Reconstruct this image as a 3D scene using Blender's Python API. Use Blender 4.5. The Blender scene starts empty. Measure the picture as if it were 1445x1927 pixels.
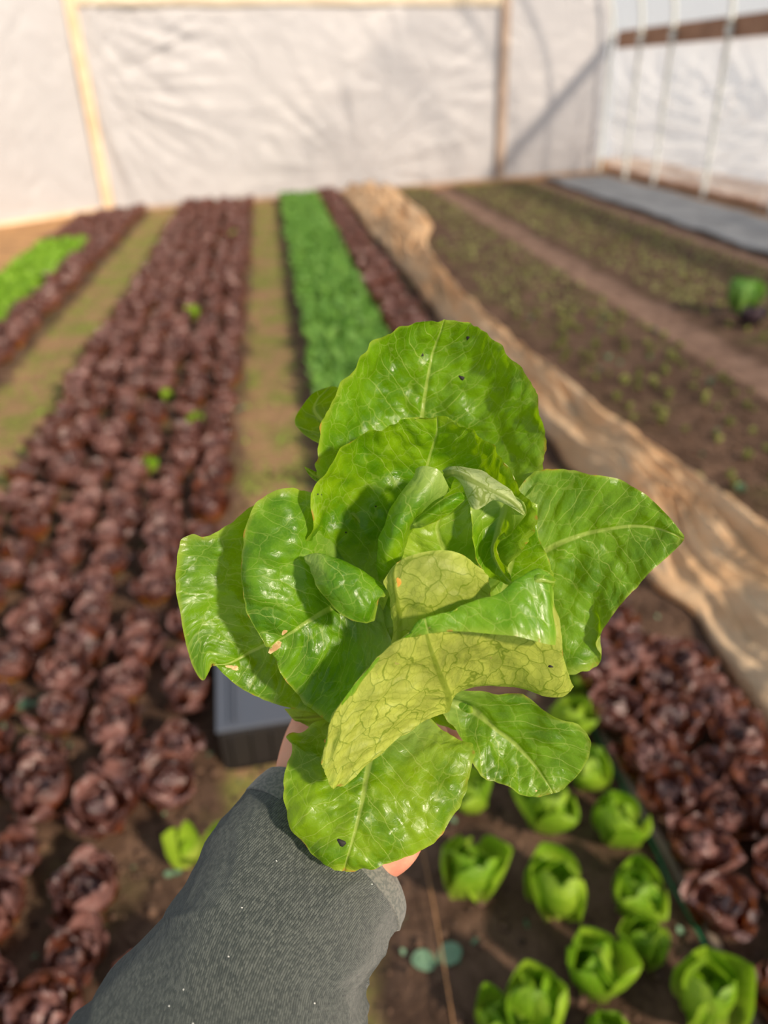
import bpy, math, random
import numpy as np
from mathutils import Vector, Matrix, noise
random.seed(7); rng = np.random.default_rng(7)
S = bpy.context.scene; C = S.collection
PI = math.pi

# ------------------------------------------------------------------ camera
F, CX, CY, H = 1450.0, 722.5, 963.5, 1.5
n = np.array([89.0, 2579.0, F]); n /= np.linalg.norm(n)
x0 = 490 - CX; y0 = -(n[0]*x0 + n[2]*F)/n[1]
dy = np.array([x0, y0, F]); dy /= np.linalg.norm(dy)
RM = np.array([np.cross(dy, -n), dy, -n])
CAM = np.array([0, 0, H])
cd = bpy.data.cameras.new('camera'); cam = bpy.data.objects.new('camera', cd); C.objects.link(cam)
cd.sensor_fit = 'HORIZONTAL'; cd.sensor_width = 36; cd.lens = F/1445*36
cd.clip_start = .02
M4 = Matrix.Identity(4)
for i in range(3):
    M4[i][0] = RM[i][0]; M4[i][1] = -RM[i][1]; M4[i][2] = -RM[i][2]; M4[i][3] = CAM[i]
cam.matrix_world = M4
cd.dof.use_dof = True; cd.dof.focus_distance = .445; cd.dof.aperture_fstop = 5.2
S.camera = cam
def P(px, py, z):
    return RM @ np.array([(px-CX)*z/F, (py-CY)*z/F, z]) + CAM
def G(px, py, h=0.0):
    v = RM @ np.array([px-CX, py-CY, F]); return v*((h-H)/v[2]) + CAM

# ------------------------------------------------------------------ helpers
def lin(c):
    return tuple(((v/255)/12.92 if v/255 <= .04045 else ((v/255+.055)/1.055)**2.4) for v in c) + (1,)
def prop(o, label=None, cat=None, group=None, kind=None):
    if label: o['label'] = label
    if cat: o['category'] = cat
    if group: o['group'] = group
    if kind: o['kind'] = kind
    return o
def mesh(name, v, f, mat=None, smooth=True):
    me = bpy.data.meshes.new(name); me.from_pydata([tuple(map(float, p)) for p in v], [], f)
    if mat:
        for m in (mat if isinstance(mat, list) else [mat]): me.materials.append(m)
    if smooth: me.polygons.foreach_set('use_smooth', [True]*len(me.polygons))
    me.update(); return me
def obj(name, me, parent=None, loc=(0,0,0)):
    o = bpy.data.objects.new(name, me); C.objects.link(o); o.location = loc
    if parent: o.parent = parent
    return o
def empty(name, loc=(0,0,0)):
    return obj(name, None, None, loc)
def gridfaces(a, b, wrap=False):
    fs = []
    for i in range(a-1):
        for j in range(b if wrap else b-1):
            k = (j+1) % b
            fs.append((i*b+j, i*b+k, (i+1)*b+k, (i+1)*b+j))
    return fs
def cr(pts, m):
    """Catmull-Rom through pts (k,D), m samples spaced by chord length."""
    p = np.asarray(pts, float); k = len(p)
    if k == 2:
        t = np.linspace(0, 1, m)[:, None]; return p[0]*(1-t)+p[1]*t
    d = np.linalg.norm(np.diff(p[:, :2], axis=0), axis=1)**.75 + 1e-6
    u = np.concatenate([[0], np.cumsum(d)]); u /= u[-1]
    q = np.vstack([2*p[0]-p[1], p, 2*p[-1]-p[-2]])
    out = []
    for s in np.linspace(0, 1, m):
        i = min(int(np.searchsorted(u, s, 'right')-1), k-2); t = (s-u[i])/(u[i+1]-u[i])
        a, b, c, e = q[i], q[i+1], q[i+2], q[i+3]
        out.append(.5*((2*b)+(-a+c)*t+(2*a-5*b+4*c-e)*t*t+(-a+3*b-3*c+e)*t**3))
    return np.array(out)
def cru(p, m):
    """uniform Catmull-Rom, parameter by index"""
    p = np.asarray(p, float); k = len(p)
    if k == 2:
        t = np.linspace(0, 1, m)[:, None]; return p[0]*(1-t)+p[1]*t
    q = np.vstack([2*p[0]-p[1], p, 2*p[-1]-p[-2]]); out = []
    for s in np.linspace(0, k-1, m):
        i = min(int(s), k-2); t = s-i; a, b, c, e = q[i], q[i+1], q[i+2], q[i+3]
        out.append(.5*((2*b)+(-a+c)*t+(2*a-5*b+4*c-e)*t*t+(-a+3*b-3*c+e)*t**3))
    return np.array(out)
def box(name, c, s, mat, parent=None, rot=0, bev=.003):
    hx, hy, hz = s[0]/2, s[1]/2, s[2]/2
    v = [(x, y, z) for x in (-hx, hx) for y in (-hy, hy) for z in (-hz, hz)]
    f = [(0,1,3,2),(4,6,7,5),(0,4,5,1),(2,3,7,6),(0,2,6,4),(1,5,7,3)]
    o = obj(name, mesh(name, v, f, mat, False), parent, c); o.rotation_euler.z = rot
    m = o.modifiers.new('b', 'BEVEL'); m.width = bev; m.segments = 2
    return o
def tube(pts, r, seg=10, flat=1.0):
    pts = np.asarray(pts, float); k = len(pts); V = []; r = np.ones(k)*r
    up = np.array([0, 0, 1.0])
    for i in range(k):
        t = pts[min(i+1, k-1)]-pts[max(i-1, 0)]; t /= np.linalg.norm(t)
        a = np.cross(t, up if abs(t[2]) < .95 else np.array([1.0, 0, 0])); a /= np.linalg.norm(a); b = np.cross(a, t)
        for j in range(seg):
            w = 2*PI*j/seg; V.append(pts[i]+r[i]*(a*math.cos(w)+b*math.sin(w)*flat))
    fs = gridfaces(k, seg, True); fs.append(tuple(range(seg))); fs.append(tuple(range((k-1)*seg, k*seg))[::-1])
    return V, fs

# ------------------------------------------------------------------ materials
class NT:
    def __init__(s, name):
        s.m = bpy.data.materials.new(name); s.m.use_nodes = True; s.t = s.m.node_tree; s.t.nodes.clear()
        s.out = s.t.nodes.new('ShaderNodeOutputMaterial')
    def n(s, typ, ins={}, **kw):
        nd = s.t.nodes.new('ShaderNode'+typ)
        for k, v in kw.items(): setattr(nd, k, v)
        for k, v in ins.items():
            if isinstance(v, bpy.types.NodeSocket): s.t.links.new(v, nd.inputs[k])
            else: nd.inputs[k].default_value = v
        return nd
    def math(s, op, a, b=None, c=None):
        ins = {0: a}
        if b is not None: ins[1] = b
        if c is not None: ins[2] = c
        return s.n('Math', ins, operation=op).outputs[0]
    def mix(s, f, a, b, mode='MIX'):
        nd = s.t.nodes.new('ShaderNodeMix'); nd.data_type = 'RGBA'; nd.blend_type = mode
        for k, v in ((0, f), (6, a), (7, b)):
            if isinstance(v, bpy.types.NodeSocket): s.t.links.new(v, nd.inputs[k])
            else: nd.inputs[k].default_value = v
        return nd.outputs[2]
    def noise(s, vec, scale, detail=3, rough=.5, dist=0, out=0):
        return s.n('TexNoise', {'Vector': vec, 'Scale': scale, 'Detail': detail, 'Roughness': rough, 'Distortion': dist}).outputs[out]
    def rng(s, v, a, b, c=0.0, d=1.0, smooth=True):
        return s.n('MapRange', {0: v, 1: a, 2: b, 3: c, 4: d}, interpolation_type='SMOOTHSTEP' if smooth else 'LINEAR').outputs[0]
    def bump(s, h, st, dist=.001, nrm=None):
        ins = {'Height': h, 'Strength': st, 'Distance': dist}
        if nrm is not None: ins['Normal'] = nrm
        return s.n('Bump', ins).outputs[0]
    def end(s, sh):
        s.t.links.new(sh, s.out.inputs[0]); return s.m

def leaf_material(name, up, up2, under, trans, edge, rough=.36, tw=.36, damage=.35, cell=1.15, veincol=(176, 196, 96)):
    t = NT(name)
    uv = t.n('UVMap', uv_map='leaf').outputs[0]
    sp = t.n('SeparateXYZ', {0: uv}); U, V = sp.outputs[0], sp.outputs[1]
    rnd = t.n('ObjectInfo').outputs['Random']
    off = t.n('CombineXYZ', {0: t.math('MULTIPLY', rnd, 37.0), 1: t.math('MULTIPLY', rnd, 91.0), 2: 0.0}).outputs[0]
    p = t.n('VectorMath', {0: uv, 1: off}, operation='ADD').outputs[0]
    wob = t.noise(p, .55, 2)
    # distorted coordinates
    nc = t.n('TexNoise', {'Vector': p, 'Scale': 1.1, 'Detail': 2.0}).outputs['Color']
    pd = t.n('VectorMath', {0: nc, 1: (.75, .75, .75), 2: p}, operation='MULTIPLY_ADD').outputs[0]
    aU = t.math('ABSOLUTE', U)
    # midrib
    att = t.n('Attribute', attribute_name='leafdat').outputs['Vector']
    a3 = t.n('SeparateXYZ', {0: att}); e_, s_, m_ = a3.outputs[0], a3.outputs[1], a3.outputs[2]
    ribw = t.rng(s_, 0.0, 1.0, .34, .045, False)
    rib = t.math('SUBTRACT', 1.0, t.rng(t.math('DIVIDE', aU, ribw), .45, 1.0))
    # laterals
    w = t.math('ADD', t.math('MULTIPLY', t.math('SUBTRACT', V, t.math('MULTIPLY', aU, .85)), .62),
               t.math('ADD', t.math('MULTIPLY', wob, .9), t.math('MULTIPLY', t.math('SIGN', U), .21)))
    fr = t.math('ABSOLUTE', t.math('SUBTRACT', t.math('FRACT', w), .5))
    lat = t.math('SUBTRACT', 1.0, t.rng(fr, .006, .030))
    lat = t.math('MULTIPLY', lat, t.rng(aU, 2.2, 5.0, 1.0, .35))
    # networks
    v1 = t.n('TexVoronoi', {'Vector': pd, 'Scale': cell*.62}, feature='DISTANCE_TO_EDGE').outputs['Distance']
    v2 = t.n('TexVoronoi', {'Vector': pd, 'Scale': cell*1.9}, feature='DISTANCE_TO_EDGE').outputs['Distance']
    n1 = t.math('SUBTRACT', 1.0, t.rng(v1, .006, .026)); n2 = t.math('SUBTRACT', 1.0, t.rng(v2, .01, .045))
    n1b = t.math('SUBTRACT', 1.0, t.rng(v1, .008, .036)); n2b = t.math('SUBTRACT', 1.0, t.rng(v2, .02, .07))
    veinb = t.math('MAXIMUM', rib, t.math('MAXIMUM', n1b, t.math('MULTIPLY', n2b, .35)))
    net = t.math('MAXIMUM', t.math('MULTIPLY', n1, .40), t.math('MULTIPLY', n2, .10))
    vein = t.math('MAXIMUM', t.math('MAXIMUM', rib, t.math('MULTIPLY', lat, .85)), net)
    # base colours
    big = t.noise(p, .35, 3, .6)
    cu = t.mix(t.rng(big, .36, .62), lin(up), lin(up2))
    cu = t.mix(t.rng(t.noise(p, 9.0, 4, .7), .45, .8, 0, .25), cu, lin((150, 180, 60)))
    cu = t.mix(t.math('MULTIPLY', vein, .62), cu, lin(veincol))
    cu = t.mix(t.rng(s_, .0, .4, .6, 0.0), cu, lin((176, 196, 110)))
    cb = t.mix(t.rng(big, .35, .68), lin(under), lin(tuple(int(c*.85) for c in under)))
    cb = t.mix(t.math('MULTIPLY', veinb, .75), cb, lin((104, 122, 14)))
    back = t.n('NewGeometry').outputs['Backfacing']
    col = t.mix(back, cu, cb)
    em = t.rng(e_, 0.0, .09, 1.0, 0.0)
    col = t.mix(t.math('MULTIPLY', em, .38), col, lin(edge))
    # small tan damage specks + brown margin nicks (wear with its own shape)
    dm = t.rng(t.noise(p, 2.3, 5, .62, .4), .70, .75, 0, damage*1.6)
    col = t.mix(dm, col, lin((196, 170, 110)))
    bn = t.math('MULTIPLY', t.rng(e_, 0, .035, 1, 0), t.rng(t.noise(p, 1.1, 3), .56, .64))
    col = t.mix(t.math('MULTIPLY', bn, .8), col, lin((176, 110, 50)))
    # relief: cells puff up between sunken veins, fine crinkle
    hgt = t.math('ADD', t.math('MULTIPLY', t.rng(v1, 0, .26), .62), t.math('MULTIPLY', t.rng(v2, 0, .10), .07))
    hgt = t.math('ADD', hgt, t.math('MULTIPLY', t.rng(fr, 0, .34), .65))
    hgt = t.math('ADD', hgt, t.math('MULTIPLY', t.noise(p, 2.4, 3, .5), .4))
    hgt = t.math('ADD', hgt, t.math('MULTIPLY', t.noise(p, 34.0, 3, .6), .035))
    nm = t.bump(hgt, .48, .0012)
    rg = t.rng(t.noise(p, 1.6, 4, .7), .35, .65, rough-.10, rough+.12)
    bs = t.n('BsdfPrincipled', {'Base Color': col, 'Roughness': t.mix(back, rg, (rough+.2,)*3+(1,)), 'Normal': nm, 'Specular IOR Level': .42})
    tc = t.mix(t.math('MULTIPLY', vein, .35), lin(trans), lin((205, 216, 120)))
    tr = t.n('BsdfTranslucent', {'Color': t.mix(dm, tc, lin((170, 130, 70))), 'Normal': nm})
    mx = t.n('MixShader', {0: tw, 1: bs.outputs[0], 2: tr.outputs[0]})
    return t.end(mx.outputs[0])

M_OUT = leaf_material('lettuce leaf green', (64, 112, 4), (98, 144, 14), (148, 168, 70), (158, 204, 0), (180, 190, 76))
M_MID = leaf_material('lettuce leaf mid', (74, 122, 2), (118, 156, 10), (160, 172, 62), (170, 210, 0), (176, 196, 60))
M_IN = leaf_material('lettuce leaf heart', (122, 158, 34), (152, 180, 56), (176, 186, 82), (178, 212, 30), (190, 206, 90), rough=.34, damage=.5)

M_FOLD = leaf_material('lettuce leaf folded', (82, 134, 6), (112, 158, 22), (184, 192, 82), (160, 206, 10), (168, 188, 70), damage=.5)
M_PALE = leaf_material('lettuce leaf pale back', (74, 122, 4), (112, 154, 16), (188, 200, 138), (168, 208, 20), (190, 204, 120))
def simple(name, col, rough=.6, bumps=None, tl=None, tw=.3, col2=None, nscale=6, spec=.4):
    t = NT(name); co = t.n('TexCoord').outputs['Object']
    c = lin(col)
    if col2: c = t.mix(t.rng(t.noise(co, nscale, 4, .6), .38, .62), lin(col), lin(col2))
    ins = {'Base Color': c, 'Roughness': rough, 'Specular IOR Level': spec}
    if bumps: ins['Normal'] = t.bump(t.noise(co, bumps[0], 5, .6), bumps[1], bumps[2])
    b = t.n('BsdfPrincipled', ins).outputs[0]
    if tl: b = t.n('MixShader', {0: tw, 1: b, 2: t.n('BsdfTranslucent', {'Color': lin(tl)}).outputs[0]}).outputs[0]
    return t.end(b)

# ================================================================== SETTING
# ground
def soil_material():
    t = NT('garden soil'); co = t.n('TexCoord').outputs['Object']
    s3 = t.n('SeparateXYZ', {0: co}); X, Y = s3.outputs[0], s3.outputs[1]
    xw = t.math('ADD', X, t.math('MULTIPLY', t.math('SUBTRACT', t.noise(co, 3.5, 4, .65), .5), .16))
    soil = t.mix(t.rng(t.noise(co, 5, 6, .7), .35, .68), lin((74, 56, 45)), lin((120, 95, 79)))
    soil = t.mix(t.rng(t.noise(co, 60, 4, .75), .5, .75, 0, .6), soil, lin((140, 112, 90)))
    soil = t.mix(t.rng(t.noise(co, 2.2, 5, .6), .52, .70, 0, .45), soil, lin((104, 104, 58)))
    path = t.mix(t.rng(t.noise(co, 3, 6, .75), .42, .58), lin((168, 134, 100)), lin((138, 138, 72)))
    path = t.mix(t.rng(t.noise(co, 30, 5, .7), .45, .7, 0, .6), path, lin((106, 84, 62)))
    bare = t.mix(t.rng(t.noise(co, 6, 6, .7), .4, .6), lin((150, 122, 106)), lin((128, 102, 88)))
    tan = t.mix(t.rng(t.noise(co, 5, 5, .7), .4, .65), lin((206, 160, 112)), lin((170, 132, 96)))
    def band(a, b, e=.05):
        return t.math('MULTIPLY', t.rng(xw, a-e, a+e), t.math('SUBTRACT', 1.0, t.rng(xw, b-e, b+e)))
    c = t.mix(band(-.24, .05), soil, path)
    c = t.mix(band(-1.68, -1.24), c, path)
    c = t.mix(band(2.47, 2.76, .04), c, bare)
    c = t.mix(band(4.16, 4.42, .04), c, bare)
    c = t.mix(band(5.45, 7.5, .05), c, lin((158, 128, 104)))
    c = t.mix(t.math('SUBTRACT', 1.0, t.rng(xw, -2.7, -2.5)), c, tan)
    yy = t.math('SUBTRACT', Y, t.math('MULTIPLY', X, .2))
    c = t.mix(t.math('MULTIPLY', t.rng(yy, 12.0, 12.5), .7), c, tan)
    h = t.math('ADD', t.noise(co, 14, 7, .68), t.math('MULTIPLY', t.noise(co, 70, 4, .7), .4))
    b = t.n('BsdfPrincipled', {'Base Color': c, 'Roughness': .95, 'Specular IOR Level': .15, 'Normal': t.bump(h, .9, .03)})
    return t.end(b.outputs[0])
def smst(a, b, v):
    u = min(max((v-a)/(b-a), 0), 1); return u*u*(3-2*u)
def ground_h(x, y):
    pth = 0
    for a, b in ((-.26, .08), (-1.68, -1.24), (2.47, 2.76), (4.16, 4.42)):
        pth = max(pth, smst(a-.05, a+.04, x)*(1-smst(b-.04, b+.05, x)))
    z = -.035*pth + .012*noise.noise((x*5, y*5, 0)) + .008*noise.noise((x*16, y*16, 3))
    return z
xs = np.concatenate([np.arange(-6, -1.6, .12), np.arange(-1.6, 1.8, .035), np.arange(1.8, 7.2, .07)])
ys = np.concatenate([np.arange(-1, 3, .035), np.arange(3, 16, .1)])
gv = [(x, y, ground_h(x, y)) for y in ys for x in xs]
ground = obj('floor', mesh('floor', gv, gridfaces(len(ys), len(xs)), soil_material()))
prop(ground, 'brown garden soil with mossy footpaths between the beds', 'ground', kind='structure')

# plastic film
def film(name, a, b, tw, clear=.0, rs=.4, fold=2.0):
    t = NT(name); co = t.n('TexCoord').outputs['Object']
    nz = t.noise(co, .8, 3)
    bm = t.bump(t.noise(co, fold, 5, .5, 1.2), .8, .10)
    bsd = t.n('BsdfPrincipled', {'Base Color': t.mix(nz, lin(a), lin(b)), 'Roughness': rs, 'Normal': bm, 'Specular IOR Level': .3})
    tr = t.n('BsdfTranslucent', {'Color': lin(a), 'Normal': bm})
    m = t.n('MixShader', {0: tw, 1: bsd.outputs[0], 2: tr.outputs[0]}).outputs[0]
    if clear: m = t.n('MixShader', {0: clear, 1: m, 2: t.n('BsdfTransparent').outputs[0]}).outputs[0]
    return t.end(m)
F_END = film('white end film', (216, 214, 215), (208, 207, 210), .35)
F_SIDE = film('white side film', (250, 250, 252), (236, 238, 244), .50, .5, .3, 1.6)
F_ROOF = film('clear roof film', (226, 236, 244), (214, 228, 240), .45, .82, .25, 1.2)
def panel(name, A, B, z0, z1, mat, label, wr=.03, seed=0, nu=90, nv=60, fan=None):
    A = np.array(A); B = np.array(B); L = np.linalg.norm(B-A); d = (B-A)/L; nn = np.array([-d[1], d[0]]); V = []
    for j in range(nv):
        v = j/(nv-1); z = z0+(z1-z0)*v
        for i in range(nu):
            u = i/(nu-1); p = A+d*L*u
            w = noise.noise((u*L*.9+seed, z*.8, seed))*1.0
            # tension wrinkles fanning out of the fastened corners, hanging folds near the foot
            for (cu, cv, k, am) in (fan or []):
                du, dv = u-cu, v-cv; r = math.hypot(du*2, dv)+1e-3; an = math.atan2(dv, du*2)
                w += am*.8*noise.noise((an*k*.42, r*1.3, seed+k))*math.exp(-((r-.32)/.26)**2)
            w += .6*(1-smst(.1, .6, v))*math.sin(u*L*6+3*noise.noise((u*4, v*2, seed+5)))*noise.noise((u*L*.8, 1, seed+9))
            q = p+nn*w*wr
            V.append((q[0], q[1], z))
    o = obj(name, mesh(name, V, gridfaces(nv, nu), mat))
    return prop(o, label, 'wall', kind='structure')
W0, W1, W2, W3 = (-3.75, 10.75), (-2.29, 12.04), (3.82, 13.69), (5.62, 13.95)
panel('wall_back_left', W0, W1, -.02, 3.4, F_END, 'white plastic film panel left of the warm wooden post', .03, 3, fan=[(1, 1, 14, .8), (0, 0, 10, .6)])
panel('wall_back', W1, W2, -.02, 2.62, F_END, 'wide wrinkled white plastic sheet between the two wooden posts', .032, 11, 160, 80, fan=[(0, .6, 26, 2.6), (0, .9, 22, 1.8), (.6, .1, 22, 1.6), (.75, .5, 20, 1.0), (1, .6, 20, 1.2)])
panel('wall_back_right', W2, W3, -.02, 3.4, F_END, 'smooth white plastic panel between right post and corner', .02, 21)
panel('wall_right', (5.80, 13.95), (5.92, -1.0), .04, 1.93, F_SIDE, 'white plastic side wall behind the steel hoops', .10, 31, 300, 60, fan=[(.1, .3, 30, 1.6), (.2, .2, 30, 1.8), (.33, .3, 28, 1.8), (.5, .2, 22, 1.2)])
panel('wall_left', (-3.95, 10.7), (-4.0, 3.5), .0, 1.9, F_SIDE, 'white plastic side wall on the left', .04, 41)
# beam sheet above the wide panel (rolled double layer)
def roll(name, A, B, z0, z1, mat, label, off):
    A = np.array(A); B = np.array(B); L = np.linalg.norm(B-A); d = (B-A)/L; nn = np.array([d[1], -d[0]]); V = []
    prof = cru([(0, z1+.02), (.03, z1), (.045, (z0+z1)/2), (.06, z0+.03), (.045, z0), (.015, z0-.005), (0, z0+.02)], 20)
    for i in range(80):
        p = A+d*L*i/79
        for (a, z) in prof:
            s = 1+.4*noise.noise((i*.15, z*6, off)); q = p+nn*a*s; V.append((q[0], q[1], z+.015*noise.noise((i*.1, 0, off))))
    o = obj(name, mesh(name, V, gridfaces(80, 20), mat)); return prop(o, label, 'wall', kind='structure')
wood_w = simple('weathered pine', (240, 214, 182), .8, (30, .4, .01), col2=(226, 196, 160), nscale=3)
wood_g = simple('grey brown wood', (188, 168, 152), .85, (30, .4, .01), col2=(166, 146, 132), nscale=3)
wood_b = simple('brown board', (170, 132, 108), .85, (30, .4, .01), col2=(150, 114, 92), nscale=3)
steel = simple('galvanised steel', (224, 228, 222), .35, None, spec=.8)
F_ROLL = film('cream rolled film', (242, 230, 206), (232, 220, 198), .3)
roll('trim_1', W1, W2, 2.42, 2.74, F_ROLL, 'cream rolled plastic hem hanging over the wide sheet', 2)
def beam(name, A, B, w, h, mat, label):
    A = Vector(A); B = Vector(B); d = B-A; L = d.length
    v = [(x, y, z) for x in (-w/2, w/2) for y in (-h/2, h/2) for z in (0, L)]
    f = [(0,1,3,2),(4,6,7,5),(0,4,5,1),(2,3,7,6),(0,2,6,4),(1,5,7,3)]
    o = obj(name, mesh(name, v, f, mat, False), None, A); o.rotation_mode = 'QUATERNION'; o.rotation_quaternion = d.to_track_quat('Z', 'X')
    m = o.modifiers.new('b', 'BEVEL'); m.width = .005; m.segments = 2
    return prop(o, label, 'beam', kind='structure')
beam('trim_2', (-2.27, 11.98, -.05), (-2.27, 11.98, 3.4), .13, .10, wood_w, 'pale pine post at the left edge of the wide sheet')
beam('trim_3', (3.82, 13.62, -.05), (3.82, 13.62, 3.4), .13, .10, wood_g, 'grey brown wooden post right of the wide sheet')
beam('trim_4', (-3.62, 10.78, -.05), (-3.70, 10.80, 1.0), .09, .08, wood_w, 'short pale post at the far left corner')
beam('trim_5', (5.74, 13.8, 1.93), (5.80, -1.0, 1.88), .24, .05, wood_b, 'brown hip board along the right side wall')
beam('trim_6', (5.76, 13.8, .06), (5.84, -1.0, .06), .04, .16, wood_b, 'brown baseboard along the right side wall')
beam('trim_7', (-2.3, 11.98, 2.84), (3.8, 13.62, 2.80), .10, .12, wood_w, 'pale wooden header above the wide sheet')
beam('trim_8', (-3.7, 10.72, .03), (-2.3, 11.96, .03), .05, .10, wood_w, 'pale baseboard of the left end panel')
beam('trim_9', (-2.3, 11.96, .0), (5.6, 13.86, .0), .05, .10, wood_g, 'low wooden sill under the end sheets')
# roof film + hoops on the right
def arc(y, r=0.0, k=14, x0=5.78, top=None):
    pts = []
    for a in np.linspace(0, 62, k):
        a = math.radians(a); pts.append((x0-(3.3+r)*(1-math.cos(a))*1.0, y, 1.95+(2.3+r)*math.sin(a)))
    return np.array(pts)
V = []; yy = np.linspace(13.95, -1.0, 50)
for y in yy:
    a = arc(y, .05, 24)
    for q in a: V.append((q[0]+.01*noise.noise((q[1]*2, q[2]*2, 0)), q[1], q[2]))
prop(obj('ceiling', mesh('ceiling', V, gridfaces(50, 24), F_ROOF)), 'pale bluish plastic roof film curving over the right side', 'roof', kind='structure')
V = []
for y in np.linspace(10.75, 3.5, 30):
    for q in arc(y, .05, 24): V.append((-q[0]+1.83, q[1], q[2]-.05))
prop(obj('ceiling_left', mesh('ceiling_left', V, gridfaces(30, 24), F_ROOF)), 'pale plastic roof film above the left side', 'roof', kind='structure')
hoop_l = ['corner steel hoop where the end wall meets the side wall', 'steel hoop second from the far corner on the right side wall',
          'steel hoop third from the far corner on the right side wall', 'steel hoop fourth from the far corner, nearest fully seen',
          'steel hoop at the right edge of the photo']
for i, (y, xx) in enumerate(((13.78, 5.62), (12.65, 5.60), (11.75, 5.66), (10.3, 5.68), (8.75, 5.70))):
    rt = empty('steel_hoop', (xx, y, 0)); prop(rt, hoop_l[i], 'greenhouse hoop', 'steel hoops along the right side wall')
    v, f = tube([(0, 0, -.05), (0, 0, 1), (0, 0, 1.9)], .028, 12); obj('upright', mesh('upright', v, f, steel), rt)
    a = arc(0, 0, 20, 0); a = a[:, :]; v, f = tube(a, .030, 12); obj('bow', mesh('bow', v, f, steel), rt)
    v, f = tube([(0, 0, 1.84), (0, 0, 1.99)], .045, 12); obj('collar', mesh('collar', v, f, steel), rt)
v, f = tube([(5.6, 13.7, 1.5), (5.62, 12.7, .1)], .008, 8)
prop(obj('brace_wire', mesh('brace_wire', v, f, steel)), 'thin slanting brace wire beside the corner hoop', 'wire')
# grey landscape fabric
V = []; nx, ny = 26, 160
for j in range(ny):
    y = 4.5+8.6*j/(ny-1)
    for i in range(nx):
        u = i/(nx-1); x = 4.42+1.02*u+.03*noise.noise((y*.9, u*2, 2))
        V.append((x, y, ground_h(x, y)*.3+.022+.02*noise.noise((x*3, y*2.2, 7))+.01*noise.noise((x*9, y*9, 7))))
weave = simple('woven grey sheet', (140, 142, 146), .55, (90, .5, .004), col2=(118, 120, 124), nscale=2)
o = obj('landscape_fabric', mesh('landscape_fabric', V, gridfaces(ny, nx), weave)); s = o.modifiers.new('s', 'SOLIDIFY'); s.thickness = .004
prop(o, 'long grey landscape fabric laid along the right side wall', 'ground cover')

# ================================================================== ROW COVER
def cover():
    L = cru([(1.00, -.2), (1.04, .6), (1.10, 1.15), (1.15, 1.45), (1.17, 1.75), (1.12, 1.98), (1.22, 2.35), (1.17, 2.8), (1.16, 3.4), (1.10, 4.4), (1.09, 5.8), (1.08, 8), (1.05, 10.5), (1.05, 12.8)], 420)
    Rr = cru([(1.95, -.2), (1.98, .6), (1.93, 1.15), (1.88, 1.45), (1.82, 1.75), (1.74, 1.98), (1.62, 2.35), (1.57, 2.8), (1.50, 3.4), (1.42, 4.4), (1.38, 5.8), (1.52, 8), (1.85, 9.6), (1.84, 12.8)], 420)
    k = 72; V = []
    for j in range(420):
        a, b = L[j], Rr[j]
        for i in range(k):
            u = i/(k-1); x = a[0]+(b[0]-a[0])*u; y = a[1]+(b[1]-a[1])*u
            env = math.sin(PI*min(max(u, 0), 1))**.45
            uu = u*2.6+.55*noise.noise((y*.9, 0, 4))
            ridge = 1-abs(noise.noise((uu*2.1, y*.75, 1)))*2.3
            ridge2 = 1-abs(noise.noise((uu*4.6+.6*y, y*1.3, 8)))*2.2
            r3 = 1-abs(noise.noise((uu*9, y*4.5, 18)))*2.0
            z = ground_h(x, y)+.012+env*(.03+.075*max(ridge, 0)+.05*max(ridge2, 0)+.014*max(r3, 0))
            x += .03*noise.noise((y*3, u*3, 11)); V.append((x, y, z))
    t = NT('row cover cloth'); co = t.n('TexCoord').outputs['Object']
    m = t.n('Mapping', {0: co, 3: (1, .35, 1)}).outputs[0]
    c = t.mix(t.rng(t.noise(m, 7, 5, .65), .35, .65), lin((240, 198, 150)), lin((250, 222, 184)))
    c = t.mix(t.rng(t.noise(m, 18, 5, .7), .55, .72, 0, .5), c, lin((204, 152, 108)))
    bm = t.bump(t.noise(m, 26, 6, .65, 1.5), .8, .02)
    b = t.n('BsdfPrincipled', {'Base Color': c, 'Roughness': .8, 'Normal': bm, 'Specular IOR Level': .2})
    tr = t.n('BsdfTranslucent', {'Color': lin((240, 200, 150)), 'Normal': bm})
    mt = t.end(t.n('MixShader', {0: .3, 1: b.outputs[0], 2: tr.outputs[0]}).outputs[0])
    o = obj('row_cover', mesh('row_cover', V, gridfaces(420, k), mt)); s = o.modifiers.new('s', 'SOLIDIFY'); s.thickness = .0015
    prop(o, 'long crumpled cream row cover cloth bunched between the beds', 'cloth')
cover()

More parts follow.
